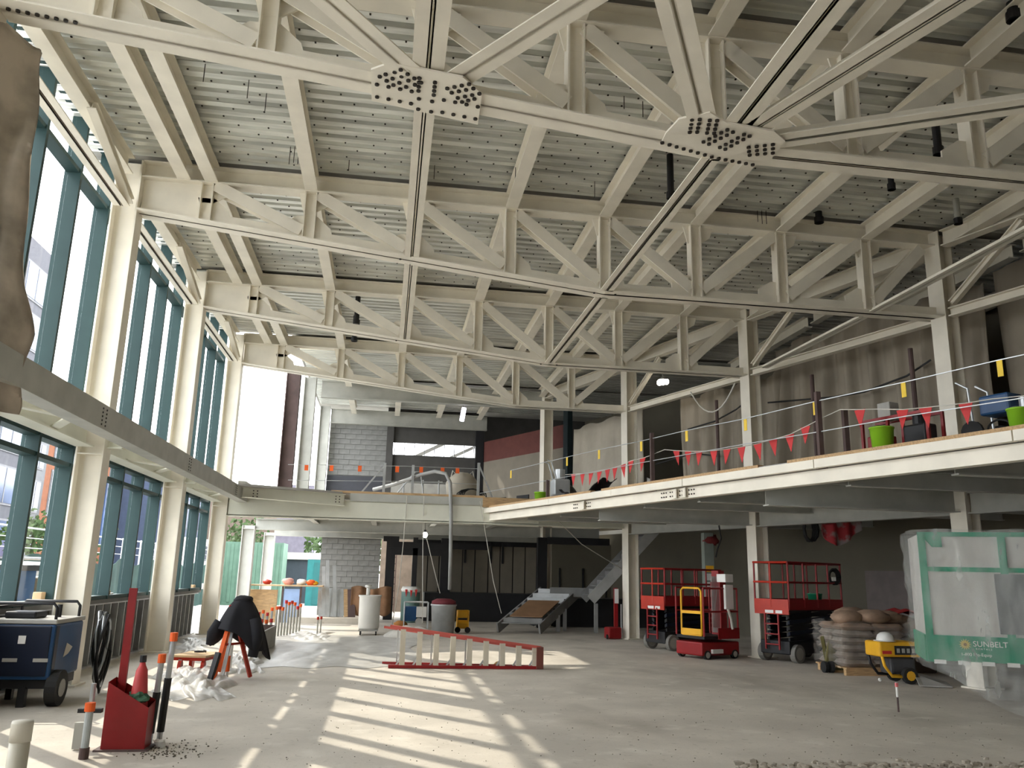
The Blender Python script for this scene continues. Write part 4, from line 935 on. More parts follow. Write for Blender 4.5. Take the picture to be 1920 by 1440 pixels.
# capped orange conduit beside the tripod
for i, (x, y, h_) in enumerate(((423, 1275, .28),)):
    q = fl_(x, y); t = thing('conduit_stub', 'conduit with a bright orange sleeve right of the tripod', 'conduit', tuple(q)); MB().cyl(q, q+V(0, 0, .22), .03, n=10).build('pipe', m_white, t); MB().cyl(q+V(0, 0, .12), q+V(0, 0, .34), .042, n=10).build('sleeve', m_orange, t)
# ---- rows of conduit stubs in the trench form
rn = random.Random(21); kk = 0
tf = thing('stub_form', 'low metal form box holding the conduit rows', 'form', tuple(fl_(490, 1225)))
a, b = fl_(478, 1238), fl_(514, 1212)
MB().beam(a+V(0, 0, .22), b+V(0, 0, .22), .03, .44).build('side', m_concg, tf); MB().beam(b+V(0, 0, .22), b+V(-.45, .1, .22), .03, .44).build('end', m_rust, tf)
for row, (x0, y0, x1, y1, n, h_) in enumerate(((455, 1232, 478, 1226, 3, .34), (458, 1222, 505, 1207, 6, .5), (464, 1205, 506, 1194, 6, .62), (515, 1195, 560, 1188, 9, .75))):
    for k in range(n):
        u = k/(n-1); q = fl_(x0+(x1-x0)*u, y0+(y1-y0)*u); hh = h_*rn.uniform(.85, 1.08)
        t = thing('conduit_stub', '%s galvanised conduit from the left in the %s row past the jacket' % (ordn(k), ordn(row)), 'conduit', tuple(q), 'conduit rows')
        MB().cyl(q, q+V(0, 0, hh), .028, n=8).build('pipe', m_galv if row < 3 else m_steelg, t); MB().cyl(q+V(0, 0, hh-.03), q+V(0, 0, hh+.05), .036, n=8).build('cap', [m_redo, m_orange, m_pen, m_orange][(row+k) % 4], t); kk += 1
for i, (x, y) in enumerate(((594, 1193), (600, 1192))):
    q = fl_(x, y); t = thing('conduit_stub', ['left', 'right'][i]+' of two thin conduits alone before the white kerb', 'conduit', tuple(q)); MB().cyl(q, q+V(0, 0, .42), .018, n=8).build('pipe', m_steelg, t); MB().cyl(q+V(0, 0, .40), q+V(0, 0, .47), .03, n=8).build('cap', m_redo, t)
# ---- crumpled plastic film on the floor
m_film = PLAS('milky_film', (.72, .71, .68), .66, .3, .8, 5)
m_film2 = M('dusty_film', (.50, .485, .45), .35, var=.12, scale=2.5, bump=.5, bscale=4)
def crumple(x0, x1, y0, y1, h_, label, seed, mat, n=46, name='plastic_sheet'):
    rn = random.Random(seed); ph = [rn.uniform(0, 6.3) for _ in range(8)]
    A, B, C_, D_ = fl_(x0, y1), fl_(x1, y1), fl_(x1, y0), fl_(x0, y0)
    rg = [[rn.random() for _ in range(n+1)] for _ in range(n+1)]
    def fn(u, v):
        p = (A*(1-u)+B*u)*(1-v)+(D_*(1-u)+C_*u)*v
        e = (4*u*(1-u))**.5*(4*v*(1-v))**.5
        w_ = abs(math.sin(u*9+v*5+ph[0]))*.5+abs(math.sin(u*17-v*11+ph[1]))*.3+abs(math.sin(v*23+u*6+ph[2]))*.2+.12*rg[int(v*n+.5)][int(u*n+.5)]
        return p+V(.12*math.sin(v*14+ph[3])*(1-e), .15*math.sin(u*19+ph[4])*(1-e), .006+h_*w_*e)
    return tag(MB().sheet(fn, n, n).build(name, mat, None, True), label, 'plastic sheet', 'plastic sheets on the floor')
crumple(300, 430, 1255, 1312, .16, 'heap of clear crumpled plastic film in front of the tripod', 1, m_film)
crumple(425, 485, 1228, 1262, .16, 'small heap of clear film right of the jacket', 2, m_film, 26)
crumple(470, 780, 1192, 1252, .05, 'wide dusty plastic sheet wrinkled flat on the slab before the ladder', 3, m_film2, 60)
crumple(545, 620, 1185, 1205, .10, 'pale plastic sheet bunched beside the conduit rows', 4, m_film, 24)
crumple(338, 385, 1197, 1225, .08, 'whitish film lying at the foot of the knee wall', 5, m_film, 24)
# ---- ladder on its side
t = thing('step_ladder', 'red fibreglass step ladder lying on its side in the sun', 'ladder', (1.5, 14.9, 0))
y_ = 14.86
def lz(x): return .69-(.69-.36)*(x-.15)/(2.84-.15)
MB().beam((.15, y_, .03), (2.80, y_, .03), .09, .05).build('rail', m_red, t)
MB().beam((.15, y_+.05, lz(.15)), (2.80, y_, lz(2.8)), .09, .045).build('rail', M('pale_pink_red', (.50, .10, .08), .5), t)  # upper rails in a paler, pinker red than the lower ones
MB().beam((.05, y_+.55, .03), (2.75, y_+.12, .03), .05, .045).build('rear_rail', m_red, t)
MB().beam((.05, y_+.6, lz(.15)-.05), (2.75, y_+.12, lz(2.75)-.05), .05, .04).build('rear_rail', bpy.data.materials['pale_pink_red'], t)
for k in range(9):
    x = .38+.29*k; o = MB().bb((x-.045, y_-.045, .05), (x+.045, y_+.05, lz(x)-.02)).build('step', M('beige_tread', (.55, .50, .40), .6) if k == 0 else bpy.data.materials['beige_tread'], t)
    MB().beam((x-.1, y_, .05), (x-.03, y_, .16), .03, .015, up=(0, 1, 0)).build('step_brace', m_galv, o)
for k in range(4):
    x = .3+.6*k; MB().bb((x-.012, y_+.5-.1*k, .05), (x+.012, y_+.52-.1*k, lz(x)-.07)).build('rear_bar', m_galv, t)
MB().bb((2.72, y_-.08, .01), (2.84, y_+.18, .375)).build('top_cap', M('brown_red_cap', (.17, .05, .035), .6), t)
q = fl_(935, 1250); tag(MB().blob((q.x, q.y-.02, .05), (.09, .05, .045), 10, 7, .15, 3).build('tape_roll', M('brass', (.45, .30, .10), .5), None, True), 'tan glove lying on the lower ladder rail', 'glove')
# ---- far left stores
q0 = at(640, 1168, Y=26.9)
struct(MB().bb((-2.9, 26.95, 0), (-.55, 28.6, .17)).build('kerb_platform', m_conc), 'low pale concrete kerb by the block wall')
def lean(x, y0, y1, w_, mat, label, Y=27.6, th=.03, name='steel_stud', cat='stud', grp='leaning studs', zb=.17):
    a = at(x, y1, Y=Y); b = at(x, y0, Y=Y+.35); a.z = zb
    return tag(MB().beam(a, b, w_, th, up=(0, 1, 0)).build(name, mat), label, cat, grp)
for i, (x, y0) in enumerate(((600, 1108), (607, 1062), (614, 1050), (620, 1103), (627, 1060), (633, 1106), (640, 1104))):
    lean(x, y0, 1164, .11, m_galv, '%s galvanised stud from the left in the leaning bundle' % ordn(i), 27.6+.02*i)
for i, x in enumerate((648, 655, 662)):
    lean(x, 1105, 1164, .12, m_wood if i == 0 else m_rust, ['yellowish board leaning', 'dark board leaning', 'rusty board leaning'][i]+' between studs and white drum', 27.7, .03, 'leaning_board', 'board', 'leaning boards')
q = at(690, 1120, Y=27.9)
tag(MB().sheet(lambda u, v: V(q.x-.55+1.3*u, 27.9-.12*math.sin(v*3)+.05*math.sin(u*20), 1.1-.95*v*(.5+.5*abs(math.sin(u*5+.5)))+.05*math.sin(u*9)), 30, 12, (0, .05, 0)).build('burlap_heap', M('burlap', (.24, .13, .07), .95, var=.2), None, True), 'brown burlap thrown over a pile behind the white drum', 'burlap')
q = fl_(690, 1190)
t = thing('grout_drum', 'tall dusty white drum on casters with a pump head', 'drum', tuple(q))
MB().lathe([(.24, .14), (.27, .18), (.28, .95), (.30, .97), (.30, 1.0), (.26, 1.0), (.25, .9)], q, 24).build('drum', m_white, t, True)
MB().lathe([(.05, 1.0), (.05, 1.18), (.09, 1.2), (.09, 1.25), (.04, 1.27)], q+V(-.06, 0, 0), 12).build('pump_head', m_white, t)
MB().box(q+V(0, 0, .12), (.5, .5, .04)).build('caster_frame', m_concg, t)
for a, b in ((-.2, -.2), (.2, -.2), (-.2, .2), (.2, .2)): MB().cyl(q+V(a-.02, b, .055), q+V(a+.02, b, .055), .055, n=12).build('caster', m_rubber, t)
# light blue board and cabinet
a = at(527, 1162, Y=27.2); b = at(562, 1112, Y=27.2)
t = thing('framed_panel', 'light blue panel in a brown frame behind the conduit rows', 'panel', (a.x, 27.2, 0))
MB().bb((a.x, 27.2, 0), (b.x, 27.23, 1.02)).build('sheet', M('pale_blue', (.30, .42, .66), .6), t)
for x in (a.x-.05, b.x): MB().bb((x, 27.18, 0), (x+.06, 27.26, 1.1)).build('stile', m_rust, t)
MB().bb((a.x-1.0, 27.1, 1.1), (b.x+.7, 27.7, 1.14)).build('bench_top', m_ply, t)
tag(MB().bb((a.x-.42, 27.3, 0), (a.x-.2, 27.33, .85)).build('white_board', m_white), 'narrow white board left of the light blue panel', 'board')
tag(MB().bb((-4.5, 27.3, 0), (-3.3, 27.5, .98)).build('low_partition', m_wood), 'low timber partition behind the short columns', 'partition')
for i, (x, y, s_, m_) in enumerate(((540, 1098, .16, M('pink_bag', (.6, .3, .25), .8)), (500, 1104, .12, m_redo), (565, 1100, .14, m_white), (583, 1096, .13, m_orange), (590, 1100, .1, m_yel))):
    q = at(x, y, Y=27.6); tag(MB().blob((q.x, 27.6, 1.14+s_*.6), (s_*1.2, s_, s_*.7), 10, 7, .15, i).build('bag_bundle', m_, None, True), ['pinkish bag on the bench by the short columns', 'red bag left on the bench', 'white bag on the bench', 'orange bundle at the bench end', 'yellow roll at the bench end'][i], 'bag', 'bench clutter')
# ---- grout mixing plant
q = fl_(830, 1188)
t = thing('dust_bin', 'round galvanised bin with a dark red lid', 'bin', tuple(q))
MB().lathe([(.30, 0), (.34, .72), (.36, .74), (.36, .78), (.33, .78), (.32, .7)], q, 24).build('bin', m_galv, t, True)
MB().lathe([(.34, .78), (.33, .86), (.2, .92), (.02, .93)], q, 20).build('lid', M('dull_red', (.18, .03, .04), .7), t, True)
q = fl_(778, 1178)
t = thing('mortar_mixer', 'blue and white mortar mixer in a tube frame', 'mixer', tuple(q))
MB().box(q+V(-.15, 0, .42), (.36, .4, .42)).build('motor_box', m_blue, t, bevel=.03); MB().box(q+V(.16, -.2, .48), (.3, .03, .3)).build('control_panel', m_white, t)
MB().cyl(q+V(.1, -.24, .2), q+V(.1, .1, .2), .11, n=14).build('gearbox', m_concg, t)
for a in (-.34, .36):
    for b in (-.22, .22): MB().cyl(q+V(a, b, 0), q+V(a, b, .75), .018, n=6).build('frame_post', m_galv, t)
for b in (-.22, .22): MB().cyl(q+V(-.34, b, .75), q+V(.36, b, .75), .018, n=6).build('frame_rail', m_galv, t)
MB().cyl(q+V(-.3, 0, .08), q+V(-.3, .06, .08), .08, n=12).build('wheel', m_rubber, t)
q = fl_(772, 1170)+V(-.05, .9, 0); q.z = 0
t = thing('teal_drum', 'teal drum with a white bag collar behind the mixer', 'drum', tuple(q))
MB().lathe([(.30, 0), (.31, .3), (.30, .33), (.31, .36), (.31, .95), (.29, .97)], q, 22).build('drum', M('teal_drum', (.14, .24, .22), .6), t, True)
MB().lathe([(.30, .97), (.33, 1.05), (.28, 1.15), (.1, 1.12)], q, 18).build('bag_collar', m_white, t, True)
for i in range(3):
    p_ = q+V(-.2+.16*i, -.30-.02*(i == 1), 1.06); tag(MB().prism([p_, p_+V(.09, 0, 0), p_+V(.04, 0, -.25)], (0, .005, 0)).build('red_ribbon', m_pen), '%s red ribbon from the left on the teal drum' % ordn(i), 'ribbon', 'red ribbons')
q = fl_(866, 1186)
t = thing('small_compressor', 'small yellow wheeled compressor right of the bin', 'compressor', tuple(q))
MB().box(q+V(0, 0, .5), (.3, .34, .2)).build('tank_cover', m_yel, t, bevel=.04); MB().cyl(q+V(-.15, 0, .22), q+V(.15, 0, .22), .12, n=14).build('tank', m_yel, t)
for b in (-.14, .14): MB().tube([q+V(.16, b, .05), q+V(.17, b, .6), q+V(-.14, b, .6), q+V(-.15, b, .05)], .015, 6).build('frame', m_yel, t)
for a in (-.14, .14): MB().cyl(q+V(a, -.19, .08), q+V(a, -.14, .08), .08, n=12).build('wheel', m_rubber, t)
q = fl_(775, 1196)
tag(MB().sheet(lambda u, v: V(q.x-.75+1.5*u, q.y-.45+.9*v, .004+.26*max(0, 1-((u-.45)/.5)**2-((v-.5)/.5)**2)*(1+.2*math.sin(u*21+v*13))), 28, 18).build('sand_pile', M('pale_sand', (.55, .53, .48), .95, bump=.4, bscale=30), None, True), 'low heap of pale grout sand behind the ladder', 'sand')
q = fl_(750, 1178); tag(MB().blob(q+V(0, 0, .1), (.2, .14, .12), 12, 8, .12, 7).build('orange_bag', M('dull_orange', (.42, .18, .05), .85), None, True), 'dull orange bag left of the mixer', 'bag')
# red hand truck far
a = at(1170, 1196, Z=0); t = thing('material_hoist', 'red material hoist standing at the stair-side column', 'hoist', (a.x-.33, a.y-.42, 0))
b = V(a.x-.33, a.y-.42, 0)
MB().beam(b+V(-.02, -.02, .1), b+V(.0, .05, 1.32), .1, .08, up=(0, 1, 0)).build('mast', m_red, t); MB().box(b+V(-.1, 0, .16), (.38, .32, .3), Matrix.Rotation(.2, 3, 'Z')).build('base', m_red, t, bevel=.04)
MB().bb((b.x-.06, b.y-.06, .92), (b.x+.05, b.y-.045, 1.3)).build('notice', m_white, t)
MB().cyl(b+V(-.3, -.1, .06), b+V(-.26, -.1, .06), .06, n=12).build('wheel', m_rubber, t); MB().cyl(b+V(.12, -.05, 0), b+V(.12, -.05, .9), .016, n=6).build('prop', m_galv, t)

# ---- steel stair
m_stair = M('grey_stair_steel', (.27, .27, .265), .6, var=.1)
t = thing('steel_stair', 'grey steel stair without treads, rising right to the balcony', 'stair', (5, 24.5, 0))
a0, a1 = V(3.25, 23.9, .12), V(4.95, 26.3, 1.12); wv = V(1.15, -.32, 0)
for k, o_ in enumerate((V(0, 0, 0), wv)):
    MB().beam(a0+o_, a1+o_, .05, .28).build('stringer', m_stair, t)
dn = (a1-a0)
for k in range(7):
    f = (k+.5)/7.5; p_ = a0+dn*f+V(0, 0, .08)
    MB().beam(p_+wv*.03, p_+wv*.97, .24, .02).beam(p_+wv*.03+V(.05, .09, .07), p_+wv*.97+V(.05, .09, .07), .02, .14).build('tread_pan', m_stair if k < 4 else m_galv, t)
pw = MB()
p0_ = a0+dn*.08+V(0, 0, .24); p1_ = a0+dn*.5+V(0, 0, .24)
tag(MB().add([p0_+wv*.2, p0_+wv*.98, p1_+wv*.98, p1_+wv*.2]+[q_+V(0, 0, .02) for q_ in (p0_+wv*.2, p0_+wv*.98, p1_+wv*.98, p1_+wv*.2)], [(0, 3, 2, 1), (4, 5, 6, 7), (0, 1, 5, 4), (1, 2, 6, 5), (2, 3, 7, 6), (3, 0, 4, 7)]).build('plywood_sheet', M('brown_ply', (.30, .17, .09), .8)), 'brown plywood sheet laid on the lower stair flight', 'plywood')
for p_ in (a0+dn*.45+wv, a0+dn*.62+wv): MB().bb((p_.x-.05, p_.y-.05, 0), (p_.x+.05, p_.y+.05, p_.z-.1)).build('prop', m_galv, t)
l0 = a1+V(.05, .05, 0)
MB().box(l0+V(.95, -.3, -.0), (1.3, .7, .06)).build('landing', m_stair, t); MB().beam(l0+V(.1, -.72, 0), l0+V(1.5, -.85, 0), .05, .28).build('landing_channel', m_stair, t)
s0 = at(1108, 1125, Y=24.2); s1 = at(1262, 958, Y=24.2); f0 = V(s0.x+.05, 25.4, s0.z); f1 = V(s1.x+.05, 25.4, s1.z)
MB().beam(s0, s1, .05, .30).build('stringer', M('pale_stringer', (.42, .42, .40), .6), t); MB().beam(f0, f1, .05, .30).build('stringer', m_stair, t)
for k in range(10):
    f = (k+.5)/10; p_ = s0+(s1-s0)*f; MB().beam(p_+V(0, .03, 0), p_+V(0, 1.15, 0), .26, .025).beam(p_+V(.1, .03, .09), p_+V(.1, 1.15, .09), .02, .17).build('tread_pan', m_stair, t)
MB().bb((s0.x+.1, 24.15, 0), (s0.x+.2, 24.25, s0.z-.1)).build('prop', m_stair, t)
struct(MB().bb((4.9, 27.0, 0), (9.5, 28.5, .9)).build('black_plinth', m_black), 'black low enclosure under the stair')

# ---- lifts
def wheel(t, c, r, w_, ax, mat=None):
    c = V(*c); d_ = V(*ax)*w_/2
    o = MB().cyl(c-d_, c+d_, r, n=20).build('wheel', mat or m_rubber, t)
    MB().cyl(c-d_*1.06, c+d_*1.06, r*.68, n=16).build('rim', M('pale_rim', (.40, .38, .33), .7) if 'pale_rim' not in bpy.data.materials else bpy.data.materials['pale_rim'], o)
    return o
m_tyre = M('grey_tyre', (.20, .19, .17), .8)
def scissor(label, loc, rz, L_=1.75, W_=.78, zp=1.08, zr=2.0, mat=m_red, gate=m_redo):
    t = thing('scissor_lift', label, 'lift', (0, 0, 0), 'lift machines')
    h = L_/2; k = W_/2
    MB().bb((-h+.05, -k+.06, .16), (h-.05, k-.06, .42)).build('chassis', m_black, t, bevel=.02)
    for a in (-h+.25, h-.25):
        for b in (-k+.03, k-.03): wheel(t, (a, b, .18), .18, .12, (0, 1, 0), m_tyre)
    n = 5
    for i in range(n):
        z0, z1 = .45+i*.11, .45+(i+1)*.11
        for b in (-k+.16, k-.16):
            MB().beam((-h+.2, b, z0), (h-.2, b, z1-.02), .04, .07).build('scissor_arm', m_navy if i % 2 else m_black, t)
            MB().beam((-h+.2, b*.85, z1-.02), (h-.2, b*.85, z0), .04, .07).build('scissor_arm', m_black, t)
    MB().bb((-h, -k, zp-.08), (h, k, zp)).build('platform', m_black, t)
    for b in (-k, k): MB().bb((-h, b-.012, zp-.05), (h, b+.012, zp+.16)).build('toe_board', mat, t)
    for a in (-h, h): MB().bb((a-.012, -k, zp-.05), (a+.012, k, zp+.16)).build('toe_board', gate if a < 0 else mat, t)
    for a in (-h+.02, -h+.55, 0.05, h-.5, h-.02):
        for b in (-k, k): MB().cyl((a, b, zp), (a, b, zr), .02, n=8).build('rail_post', mat, t)
    MB().cyl((-h, 0, zp), (-h, 0, zr), .018, n=8).build('rail_post', gate, t)
    for z in (zr, (zr+zp)/2+.05):
        for b in (-k, k): MB().cyl((-h, b, z), (h, b, z), .022, n=8).build('rail', mat, t)
        for a in (-h, h): MB().cyl((a, -k, z), (a, k, z), .022, n=8).build('rail', gate if a < 0 else mat, t)
    pl = MB().bb((-h-.012, -k, zp-.14), (-h+.02, k, zp-.04)).build('name_plate', gate, t)
    for s_, w_ in ((-.18, .16), (.05, .2)): MB().bb((-h-.018, s_-w_/2, zp-.12), (-h-.011, s_+w_/2, zp-.06)).build('decal', m_white, pl)
    ld = MB()
    for b in (-.16, .16): ld.bb((-h-.03, b-.015, .25), (-h, b+.015, .95))
    for z in (.35, .55, .75): ld.bb((-h-.03, -.16, z-.012), (-h, .16, z+.012))
    ld.build('entry_ladder', mat, t)
    return place(t, loc, rz)
p = fl_(1470, 1243)
lf2 = scissor('red scissor lift with orange gate right of the balcony column', (p.x+.72, p.y+.62, 0), .5, L_=1.95, W_=.82, zp=1.08, zr=1.98)
q = lf2.location
bucket((q.x+.3, q.y-.12, 1.08), .15, .28, M('green_pail', (.01, .22, .11), .5), 'green pail on the right-hand scissor lift platform')
t = thing('cord_reel', 'coil of black cord hung on the right-hand lift rail', 'cord', (q.x+.55, q.y-.25, 1.5)); c = V(q.x+.82, q.y-.02, 1.72)
for k in range(4): MB().tube([c+V((.13-.015*k)*math.cos(i*.63), .02*k-.03, (.17-.015*k)*math.sin(i*.63)) for i in range(11)], .02, 6).build('loop', m_cable, t, True)
MB().box(c+V(-.05, -.08, -.05), (.08, .04, .08)).build('plug', m_white, t)
p = fl_(1245, 1222)
lf1 = scissor('red scissor lift behind the yellow-gated mast lift', (p.x+.72, p.y+.75, 0), .42, L_=1.85, zp=1.04, zr=1.82)
# personnel mast lift with yellow gate
p = fl_(1340, 1236)
t = thing('mast_lift', 'compact red mast lift with a yellow gate', 'lift', (0, 0, 0), 'lift machines')
MB().bb((-.55, -.38, .07), (.55, .38, .34)).build('chassis', m_red, t, bevel=.03)
for a in (-.4, .4):
    for b in (-.36, .36): wheel(t, (a, b, .09), .09, .07, (0, 1, 0))
MB().bb((-.5, -.4, .40), (.5, .4, .46)).build('platform', m_black, t)
MB().bb((-.1, -.42, .40), (.52, -.40, .62)).build('side_panel', m_red, t)
for a in (-.5, .5):
    for b in (-.4, .4): MB().cyl((a, b, .46), (a, b, 1.42), .02, n=8).build('rail_post', m_red, t)
for a in (0, .25): MB().cyl((a, -.4, .46), (a, -.4, 1.42), .016, n=8).build('rail_post', m_red, t)
for z in (.95, 1.42):
    for b in (-.4, .4): MB().cyl((-.5, b, z), (.5, b, z), .02, n=8).build('rail', m_red, t)
    MB().cyl((.5, -.4, z), (.5, .4, z), .02, n=8).build('rail', m_red, t)
g_ = MB().tube([(-.52, -.36, .48), (-.52, -.36, 1.36), (-.52, -.3, 1.42), (-.52, .16, 1.42), (-.52, .22, 1.36), (-.52, .22, .48), (-.52, -.36, .48)], .022, 8).build('gate', m_yel, t, True)
MB().bb((-.535, -.34, .9), (-.505, .2, .96)).build('gate_bar', m_yel, g_); MB().bb((-.535, -.34, .46), (-.505, .2, .6)).build('kick_plate', m_yel, g_)
for k in range(3): MB().bb((.28-.0*k, -.14+.02*k, .4+.1*k), (.46, .14-.02*k, 1.55+.12*k)).build('mast', [m_red, m_concg, m_red][k], t)
MB().bb((.1, -.46, 1.0), (.34, -.4, 1.5)).build('control_box', m_white, t, bevel=.01)
MB().bb((.12, -.45, 1.55), (.36, -.2, 1.72)).build('battery_box', m_white, t, bevel=.01)
MB().bb((-.3, -.44, .12), (.0, -.382, .2)).build('decal', m_white, t)
MB().tube([(.2, -.42, 1.0), (.24, -.46, .8), (.3, -.44, .6)], .03, 6).build('cable_guide', m_rope, t)
place(t, (p.x, p.y+.36, 0), .42)
p = at(1330, 1090, Y=18.6)
tag(MB().tube([at(1348, 985, Y=18.2), at(1352, 1010, Y=18.2), at(1345, 1030, Y=18.2), at(1342, 1045, Y=18.2)], .018, 6).build('power_cord', m_cable), 'black power cord hanging down to the mast lift', 'cord')
tag(MB().tube(sag(at(1355, 972, Y=17.8), at(1500, 968, Y=17.0), .16), .02, 6).build('power_cord', m_cable), 'black power cord looping between beams over the lifts', 'cord')
t = thing('cord_bundle', 'bundle of dark cords tied under the balcony beam', 'cord', at(1520, 990, Y=16.5)); c = at(1522, 992, Y=16.5)
for k in range(6): MB().tube([c+V((.16-.01*k)*math.cos(i*.63+k), .03*k, .26*math.sin(i*.63+k)) for i in range(11)], .02, 6).build('loop', m_cable, t, True)
a = at(1540, 978, Y=15.8); b = at(1612, 972, Y=15.8)
tag(MB().sheet(lambda u, v: a+(b-a)*u+V(0, .06*math.sin(u*17), -.5*v*(.5+.5*math.sin(u*3.1))-.05*math.sin(u*6)), 20, 10, (0, .01, 0)).build('red_banner', M('red_white_banner', (.28, .015, .02), .7, var=.1, scale=3.2, col2=(.26, .22, .21), lo=.42, hi=.52), None, True), 'red and white plastic sheet hung under the balcony beam', 'banner')

# ---- pallet of bags, jack, generator
p = fl_(1600, 1270); px, py = p.x+.62, p.y+.72
t = thing('wood_pallet', 'wooden pallet under the bagged mortar', 'pallet', (px, py, 0))
for i in range(6): MB().bb((px-.62, py-.52+.19*i, .11), (px+.62, py-.40+.19*i, .135)).build('deck_board', m_wood, t)
for i in range(3): MB().bb((px-.62, py-.5+.45*i, .0), (px+.62, py-.42+.45*i, .11)).build('stringer', m_wood, t)
m_bagk = M('brown_bag', (.30, .20, .135), .8, var=.18, scale=5); m_bagg = M('dusty_bag', (.34, .29, .245), .75, var=.15, scale=5)
k = 0
for lay in range(6):
    for i in range(2):
        for j in range(2):
            c = V(px-.30+.60*i+random.uniform(-.02, .02), py-.24+.48*j, .135+.065+.125*lay)
            b_ = MB()
            def bg(u, v, c=c, s_=k): 
                return c
            nx, ny = 12, 8
            def top_(u, v, sg, c=c, s_=k):
                e = (1-(2*u-1)**8)*(1-(2*v-1)**6); return c+V((u-.5)*.60, (v-.5)*.47, sg*.066*e**.5*(1+.12*math.sin(u*9+s_)*math.sin(v*7+s_)))
            b_.sheet(lambda u, v: top_(u, v, 1), nx, ny); b_.sheet(lambda u, v: top_(1-u, v, -1), nx, ny)
            tag(b_.build('mortar_bag', m_bagg if lay < 5 else m_bagk, None, True), 'mortar bag in the %s layer up, %s %s corner of the pallet' % (ordn(lay), ['near', 'far'][j], ['left', 'right'][i]), 'bag', 'bags stacked on the pallet'); k += 1
for i, (dx, dy, dz, sz) in enumerate(((-.35, -.2, .98, .3), (.1, -.25, 1.0, .33), (.5, .0, .98, .34), (.95, .3, .9, .36), (1.2, .1, .80, .34), (.0, .3, 1.02, .32))):
    tag(MB().blob((px+dx, py+dy, dz), (sz, sz*.75, .13), 14, 8, .12, 40+i).build('loose_bag', m_bagk, None, True), '%s slumped brown bag from the left on top of the pallet load' % ordn(i), 'bag', 'loose bags on the pallet')
tag(MB().bb((px+.72, py+.0, 0), (px+1.5, py+.7, .62)).build('carton_stack', M('dark_carton', (.10, .07, .05), .85), None, bevel=.02), 'dark cartons behind the yellow generator', 'carton')
tag(MB().sheet(lambda u, v: V(px+.85+.45*u, py+.1+.5*v, 1.12-.12*abs(u-.5)+.03*math.sin(v*9)), 10, 8, (0, 0, -.02)).build('red_cloth', M('red_cloth', (.30, .02, .02), .8), None, True), 'red cloth folded on top of the bag pile', 'cloth')
m_wrap = PLAS('pallet_film', (.45, .42, .38), .22, .2, .5, 9)
rr_ = [(px-.66, py-.52), (px+.66, py-.52), (px+.66, py+.52), (px-.66, py+.52), (px-.66, py-.52)]
def wrp(u, v):
    f = u*4; i = min(int(f), 3); a_, b_ = rr_[i], rr_[i+1]; x = a_[0]+(b_[0]-a_[0])*(f-i); y = a_[1]+(b_[1]-a_[1])*(f-i)
    return V(x+.02*math.sin(v*20+u*30), y+.02*math.sin(v*17+u*40), .16+.74*v+.04*math.sin(u*25))
tag(MB().sheet(wrp, 60, 12).build('stretch_wrap', m_wrap, None, True), 'dusty stretch film around the bagged pallet', 'wrap')
q = fl_(1552, 1262)
t = thing('pallet_jack', 'olive pallet jack with black steering wheels left of the pallet', 'jack', tuple(q))
MB().beam(q+V(.2, .35, .1), q+V(.0, .12, .62), .06, .05).build('pump_body', M('olive', (.16, .14, .05), .6), t)
MB().prism([q+V(.02, .1, .1), q+V(.5, .1, .1), q+V(.12, .1, .55)], (0, .05, 0)).build('bracket', bpy.data.materials['olive'], t)
for b in (-.05, .07): MB().cyl(q+V(b, .05, .1), q+V(b+.06, .05, .1), .1, n=16).build('steer_wheel', m_rubber, t)
MB().bb((q.x+.15, q.y+.02, .05), (q.x+.75, q.y+.16, .1)).build('fork', bpy.data.materials['olive'], t)
MB().bb((q.x+.35, q.y-.01, .5), (q.x+.52, q.y+.0, .78)).build('paper_label', m_white, t)
p = fl_(1700, 1284); gx, gy = p.x, p.y+.1
t = thing('generator', 'yellow and black portable generator on wheels', 'generator', (gx, gy, 0))
MB().bb((gx-.38, gy-.03, .42), (gx+.36, gy+.42, .66)).build('hood', m_yel, t, bevel=.03)
pn = MB().bb((gx-.12, gy-.045, .46), (gx+.26, gy-.03, .60)).build('control_panel', m_black, t)
for k in range(4): MB().bb((gx-.09+.09*k, gy-.052, .49), (gx-.04+.09*k, gy-.045, .56)).build('socket', m_concg, pn)
MB().bb((gx-.34, gy-.04, .47), (gx-.18, gy-.03, .52)).build('badge', m_pen, t)
MB().bb((gx-.15, gy+.05, .14), (gx+.3, gy+.4, .42)).build('engine', M('engine_grey', (.06, .06, .065), .5), t, bevel=.04)
MB().tube([(gx-.34, gy, .45), (gx-.3, gy, .28), (gx-.18, gy, .12), (gx+.3, gy, .1)], .025, 8).build('frame_tube', m_yel, t, True)
MB().tube([(gx-.34, gy+.4, .45), (gx-.3, gy+.4, .28), (gx-.18, gy+.4, .12), (gx+.3, gy+.4, .1)], .025, 8).build('frame_tube', m_black, t, True)
for b in (0, .42):
    o = MB().cyl((gx+.12, gy-.06+b, .13), (gx+.12, gy+.02+b, .13), .13, n=20).build('wheel', m_rubber, t); MB().cyl((gx+.12, gy-.066+b, .13), (gx+.12, gy-.055+b, .13), .078, n=10).build('rim', m_yel, o)
t = thing('hard_hat', 'white hard hat resting on the yellow generator', 'hard hat', (gx-.2, gy+.2, .66))
MB().lathe([(.14, .0), (.135, .05), (.115, .1), (.07, .135), (.02, .145)], (gx-.18, gy+.12, .665), 20).build('shell', m_white, t, True)
MB().lathe([(.13, .0), (.175, .004), (.17, .012), (.13, .016)], (gx-.2, gy+.11, .663), 20).build('brim', m_white, t, True)
q = fl_(1650, 1278); tag(MB().blob(q+V(0, 0, .03), (.03, .03, .03), 8, 6).build('small_ball', m_white), 'small white ball on the slab left of the generator', 'ball')
